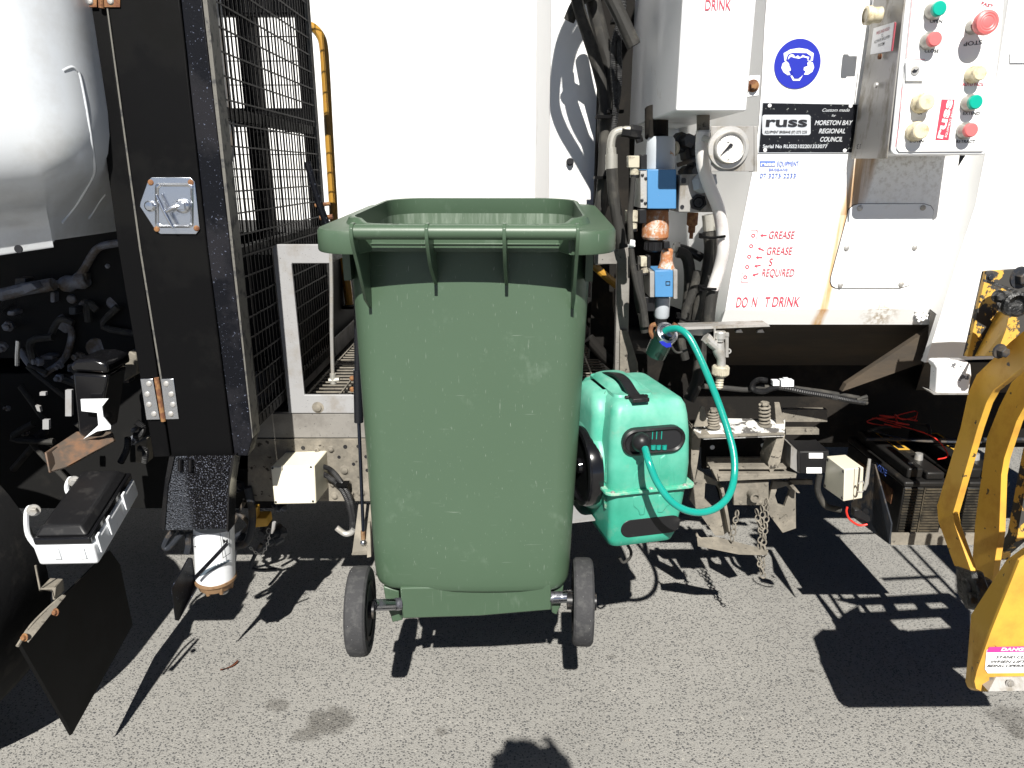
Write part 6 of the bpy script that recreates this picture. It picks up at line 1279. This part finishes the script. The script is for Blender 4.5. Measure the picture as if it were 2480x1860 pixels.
# the rest of the lifter, outside the frame to the right, that throws the slotted shadow
def fromshadow(pts, Yc):
    out = []
    for x, y in pts:
        p = atZ(x, y, 0); out.append(p-SUN*((p.y-Yc)/SUN.y))
    return out
Yc = 1.30
def S3(x, y): return (1880+x/2.963, 1300+y/2.963)
m = MB()
def sp_(q): m.prism(fromshadow([S3(*p) for p in q], Yc), (0, .004, 0))
sp_([(440, 600), (480, 560), (610, 545), (640, 700), (540, 780), (500, 750)]); sp_([(410, 450), (1240, 405), (1340, 470), (590, 495)])
sp_([(590, 495), (610, 545), (480, 560)]); sp_([(760, 487), (845, 480), (875, 530), (785, 537)]); sp_([(985, 475), (1068, 470), (1110, 515), (1015, 522)]); sp_([(1180, 464), (1340, 470), (1400, 540), (1400, 580), (1235, 512)])
sp_([(610, 545), (785, 537), (1015, 522), (1235, 512), (1400, 580), (1175, 580), (820, 600)]); sp_([(610, 545), (820, 600), (900, 683), (640, 700)]); sp_([(1175, 580), (1400, 580), (1400, 700), (1255, 655)])
sp_([(1070, 60), (1240, 45), (1420, 260), (1400, 470), (1300, 440), (1290, 280)]); sp_([(540, 780), (640, 700), (900, 683), (1255, 655), (1400, 700), (1385, 940), (1240, 945), (1365, 1120), (1345, 1150), (1000, 1165), (880, 1155), (800, 1120), (740, 1040), (650, 930)])
m.build('slotted_frame', 'yellow', lift)
m = MB()
for a, b in (((275, 390), (450, 610)), ((360, 380), (480, 560)), ((430, 390), (480, 450)), ((840, 70), (1180, 410)), ((955, 65), (1320, 450))):
    P_ = fromshadow([S3(*a), S3(*b)], Yc+.05); m.tube(P_, .008, 8)
P_ = fromshadow([S3(760, 305), S3(1180, 285)], Yc+.05); m.tube(P_, .008, 8)
m.build('frame_rods', 'yellow', lift)

# ------------------------------------------------------------------ leaf on the ground
lp = atZ(556, 1614, .004); m = MB(); n = 9
vs = []
for k in range(n):
    t = k/(n-1)*2-1; w_ = .016*(1-t*t)+.0004; vs += [lp+Vector((t*.02+.0, t*.022-w_*.5, .003+.006*abs(t))), lp+Vector((t*.02, t*.022, .001)), lp+Vector((t*.02+w_*.7, t*.022-w_*.2, .004))]
m.add(vs, [(3*k+j, 3*k+j+1, 3*k+4+j, 3*k+3+j) for k in range(n-1) for j in range(2)])
tag(m.build('fallen_leaf', 'leaf', None, recalc=False), 'small curled brown leaf lying on the sunlit asphalt', 'leaf')

# ------------------------------------------------------------------ photographer behind the viewpoint (only the shadow shows)
pr = root('person', (-.03, -.42, 0), 'person holding a camera, whose rounded shadow falls on the asphalt at bottom centre', 'person')
def skinned(name, V_, E_, Rr, mat, par, rt=0):
    o_ = ORG[rootof(par).name] if par else Vector((0, 0, 0))
    me = bpy.data.meshes.new(name); me.from_pydata([Vector(v)-o_ for v in V_], E_, []); ob = bpy.data.objects.new(name, me); C.objects.link(ob); ob.parent = par
    md = ob.modifiers.new('skin', 'SKIN'); md.use_smooth_shade = True
    if not me.skin_vertices: me.skin_vertices.new()
    for i, r in enumerate(Rr): me.skin_vertices[0].data[i].radius = (r, r) if not isinstance(r, tuple) else r
    me.skin_vertices[0].data[rt].use_root = True
    md2 = ob.modifiers.new('sub', 'SUBSURF'); md2.levels = 1; md2.render_levels = 2
    me.materials.append(M[mat])
    dg = bpy.context.evaluated_depsgraph_get(); bpy.context.view_layer.update(); dg.update()
    m2 = bpy.data.meshes.new_from_object(ob.evaluated_get(bpy.context.evaluated_depsgraph_get())); ob.modifiers.clear(); ob.data = m2; m2.name = name
    m2.materials.clear(); m2.materials.append(M[mat]); m2.polygons.foreach_set('use_smooth', [True]*len(m2.polygons))
    return ob
px_, py_ = -.03, -.40
BV = [(px_, py_, .95), (px_, py_, 1.12), (px_, py_+.01, 1.28), (px_, py_+.02, 1.38), (px_, py_+.05, 1.45), (px_, py_+.09, 1.50)]
BE = [(i, i+1) for i in range(5)]; BR = [(.15, .11), (.135, .1), (.16, .11), (.13, .09), .055, .05]
for sd in (-1, 1):
    b = len(BV); BV += [(px_+sd*.17, py_+.02, 1.36), (px_+sd*.24, py_+.12, 1.16), (px_+sd*.13+.02, py_+.30, 1.38), (px_+sd*.10+.03, py_+.345, 1.45)]; BR += [.06, .045, .032, .027]; BE += [(3, b), (b, b+1), (b+1, b+2), (b+2, b+3)]
    b = len(BV); BV += [(px_+sd*.1, py_, .86), (px_+sd*.11, py_+.02, .48), (px_+sd*.12, py_-.02, .09), (px_+sd*.13, py_+.12, .03)]; BR += [.095, .06, .04, .035]; BE += [(0, b), (b, b+1), (b+1, b+2), (b+2, b+3)]
skinned('body', BV, BE, BR, 'skin', pr)
m = MB(); hc = Vector((px_+.0, py_+.16, 1.585)); prof = [(0, -.115), (.03, -.112), (.055, -.09), (.068, -.05), (.076, 0), (.078, .04), (.068, .08), (.045, .108), (0, .118)]
m.lathe(hc, (0, 0, 1), prof, 28); m.v = [Vector((v.x, hc.y+(v.y-hc.y)*1.22, v.z)) for v in m.v]; m.build('head', 'skin', pr, smooth=80)
m = MB(); m.lathe(hc+Vector((0, .092, -.005)), (0, 1, -.2), [(.014, 0), (.011, .012), (.004, .02), (0, .021)], 12); m.build('nose', 'skin', pr)
m = MB(); m.lathe(hc+Vector((-.078, -.005, 0)), (-1, 0, 0), [(.02, 0), (.026, .006), (.02, .012), (0, .012)], 14); m.build('ear', 'skin', pr); m = MB(); m.lathe(hc+Vector((.078, -.005, 0)), (1, 0, 0), [(.02, 0), (.026, .006), (.02, .012), (0, .012)], 14); m.build('ear', 'skin', pr)
m = MB(); m.lathe(hc+Vector((0, -.012, .02)), (0, 0, 1), [(.083, -.03), (.086, 0), (.083, .04), (.065, .085), (.035, .105), (0, .108)], 28); m.v = [Vector((v.x, hc.y-.012+(v.y-hc.y+.012)*1.2, v.z)) for v in m.v]; m.build('hair', 'hair', pr, smooth=80)
TV = BV[:4]+[(px_-.17, py_+.02, 1.36), (px_-.215, py_+.07, 1.25), (px_+.17, py_+.02, 1.36), (px_+.215, py_+.07, 1.25)]
skinned('shirt', TV, [(0, 1), (1, 2), (2, 3), (3, 4), (4, 5), (3, 6), (6, 7)], [(.16, .12), (.148, .115), (.172, .122), (.14, .1), .072, .062, .072, .062], 'shirt', pr)
LV = [(px_, py_, .97), (px_-.1, py_, .86), (px_-.11, py_+.02, .48), (px_-.12, py_-.02, .1), (px_+.1, py_, .86), (px_+.11, py_+.02, .48), (px_+.12, py_-.02, .1)]
skinned('trousers', LV, [(0, 1), (1, 2), (2, 3), (0, 4), (4, 5), (5, 6)], [(.155, .118), .108, .075, .06, .108, .075, .06], 'trousers', pr)
for sd in (-1, 1):
    hp_ = Vector((px_+sd*.10+.03, py_+.345, 1.45)); tgt = Vector((sd*.062, -.045, 1.498))
    FV = [tuple(hp_), tuple(hp_.lerp(tgt, .55)), tuple(tgt)]; FE = [(0, 1), (1, 2)]; FR = [.024, .03, .026]
    for k in range(4):
        z0 = 1.522-.018*k; b = len(FV)
        if k == 0 and sd == 1: pts = [(sd*.062, -.04, 1.52), (sd*.052, -.035, 1.548), (sd*.036, -.034, 1.556), (sd*.03, -.03, 1.545)]
        else: pts = [(sd*.066, -.035, z0), (sd*.072, -.018, z0), (sd*.062, -.008, z0), (sd*(.046-.003*k), -.009, z0)]
        FV += pts; FE += [(2, b), (b, b+1), (b+1, b+2), (b+2, b+3)]; FR += [.010, .009, .0085, .0075]
    b = len(FV); FV += [(sd*.06, -.06, 1.49), (sd*.045, -.068, 1.485), (sd*.03, -.068, 1.49)]; FE += [(2, b), (b, b+1), (b+1, b+2)]; FR += [.012, .010, .009]
    skinned('hand', FV, FE, FR, 'skin', pr)
for sd in (-1, 1):
    m = MB(); m.box((px_+sd*.12-.045, py_-.09, .004), (px_+sd*.12+.045, py_+.19, .075)); m.build('shoe', 'ink', pr, bevel=.03, bseg=3)
cm_ = root('compact_camera', (0, -.035, 1.47), 'small black compact camera held up by the person at the viewpoint', 'camera')
m = MB(); m.box((-.056, -.062, 1.468), (.056, -.036, 1.532)); m.build('camera_body', 'blackplastic', cm_, bevel=.004)
m = MB(); m.lathe((0, -.036, 1.5), (0, 1, 0), [(.026, 0), (.026, .008), (.022, .010), (.02, .014), (0, .014)], 28); m.build('lens', 'glossblack', cm_)
m = MB(); m.lathe((.035, -.048, 1.532), (0, 0, 1), [(.009, 0), (.009, .004), (0, .004)], 16); m.build('shutter_button', 'steel', cm_)

# ------------------------------------------------------------------ loose grit on the asphalt
random.seed(5); m = MB()
for k in range(240):
    x, y = random.uniform(-1.4, 1.5), random.uniform(1.15, 3.0); r = random.uniform(.0012, .0034)
    m.lathe((x, y, 0), (random.uniform(-.3, .3), random.uniform(-.3, .3), 1), [(r*.7, 0), (r, r*.5), (r*.6, r*1.1), (0, r*1.2)], 6)
gr = m.build('loose_grit', 'gritstone', None); tag(gr, 'fine loose grit scattered over the sunlit asphalt', 'grit', kind='stuff')
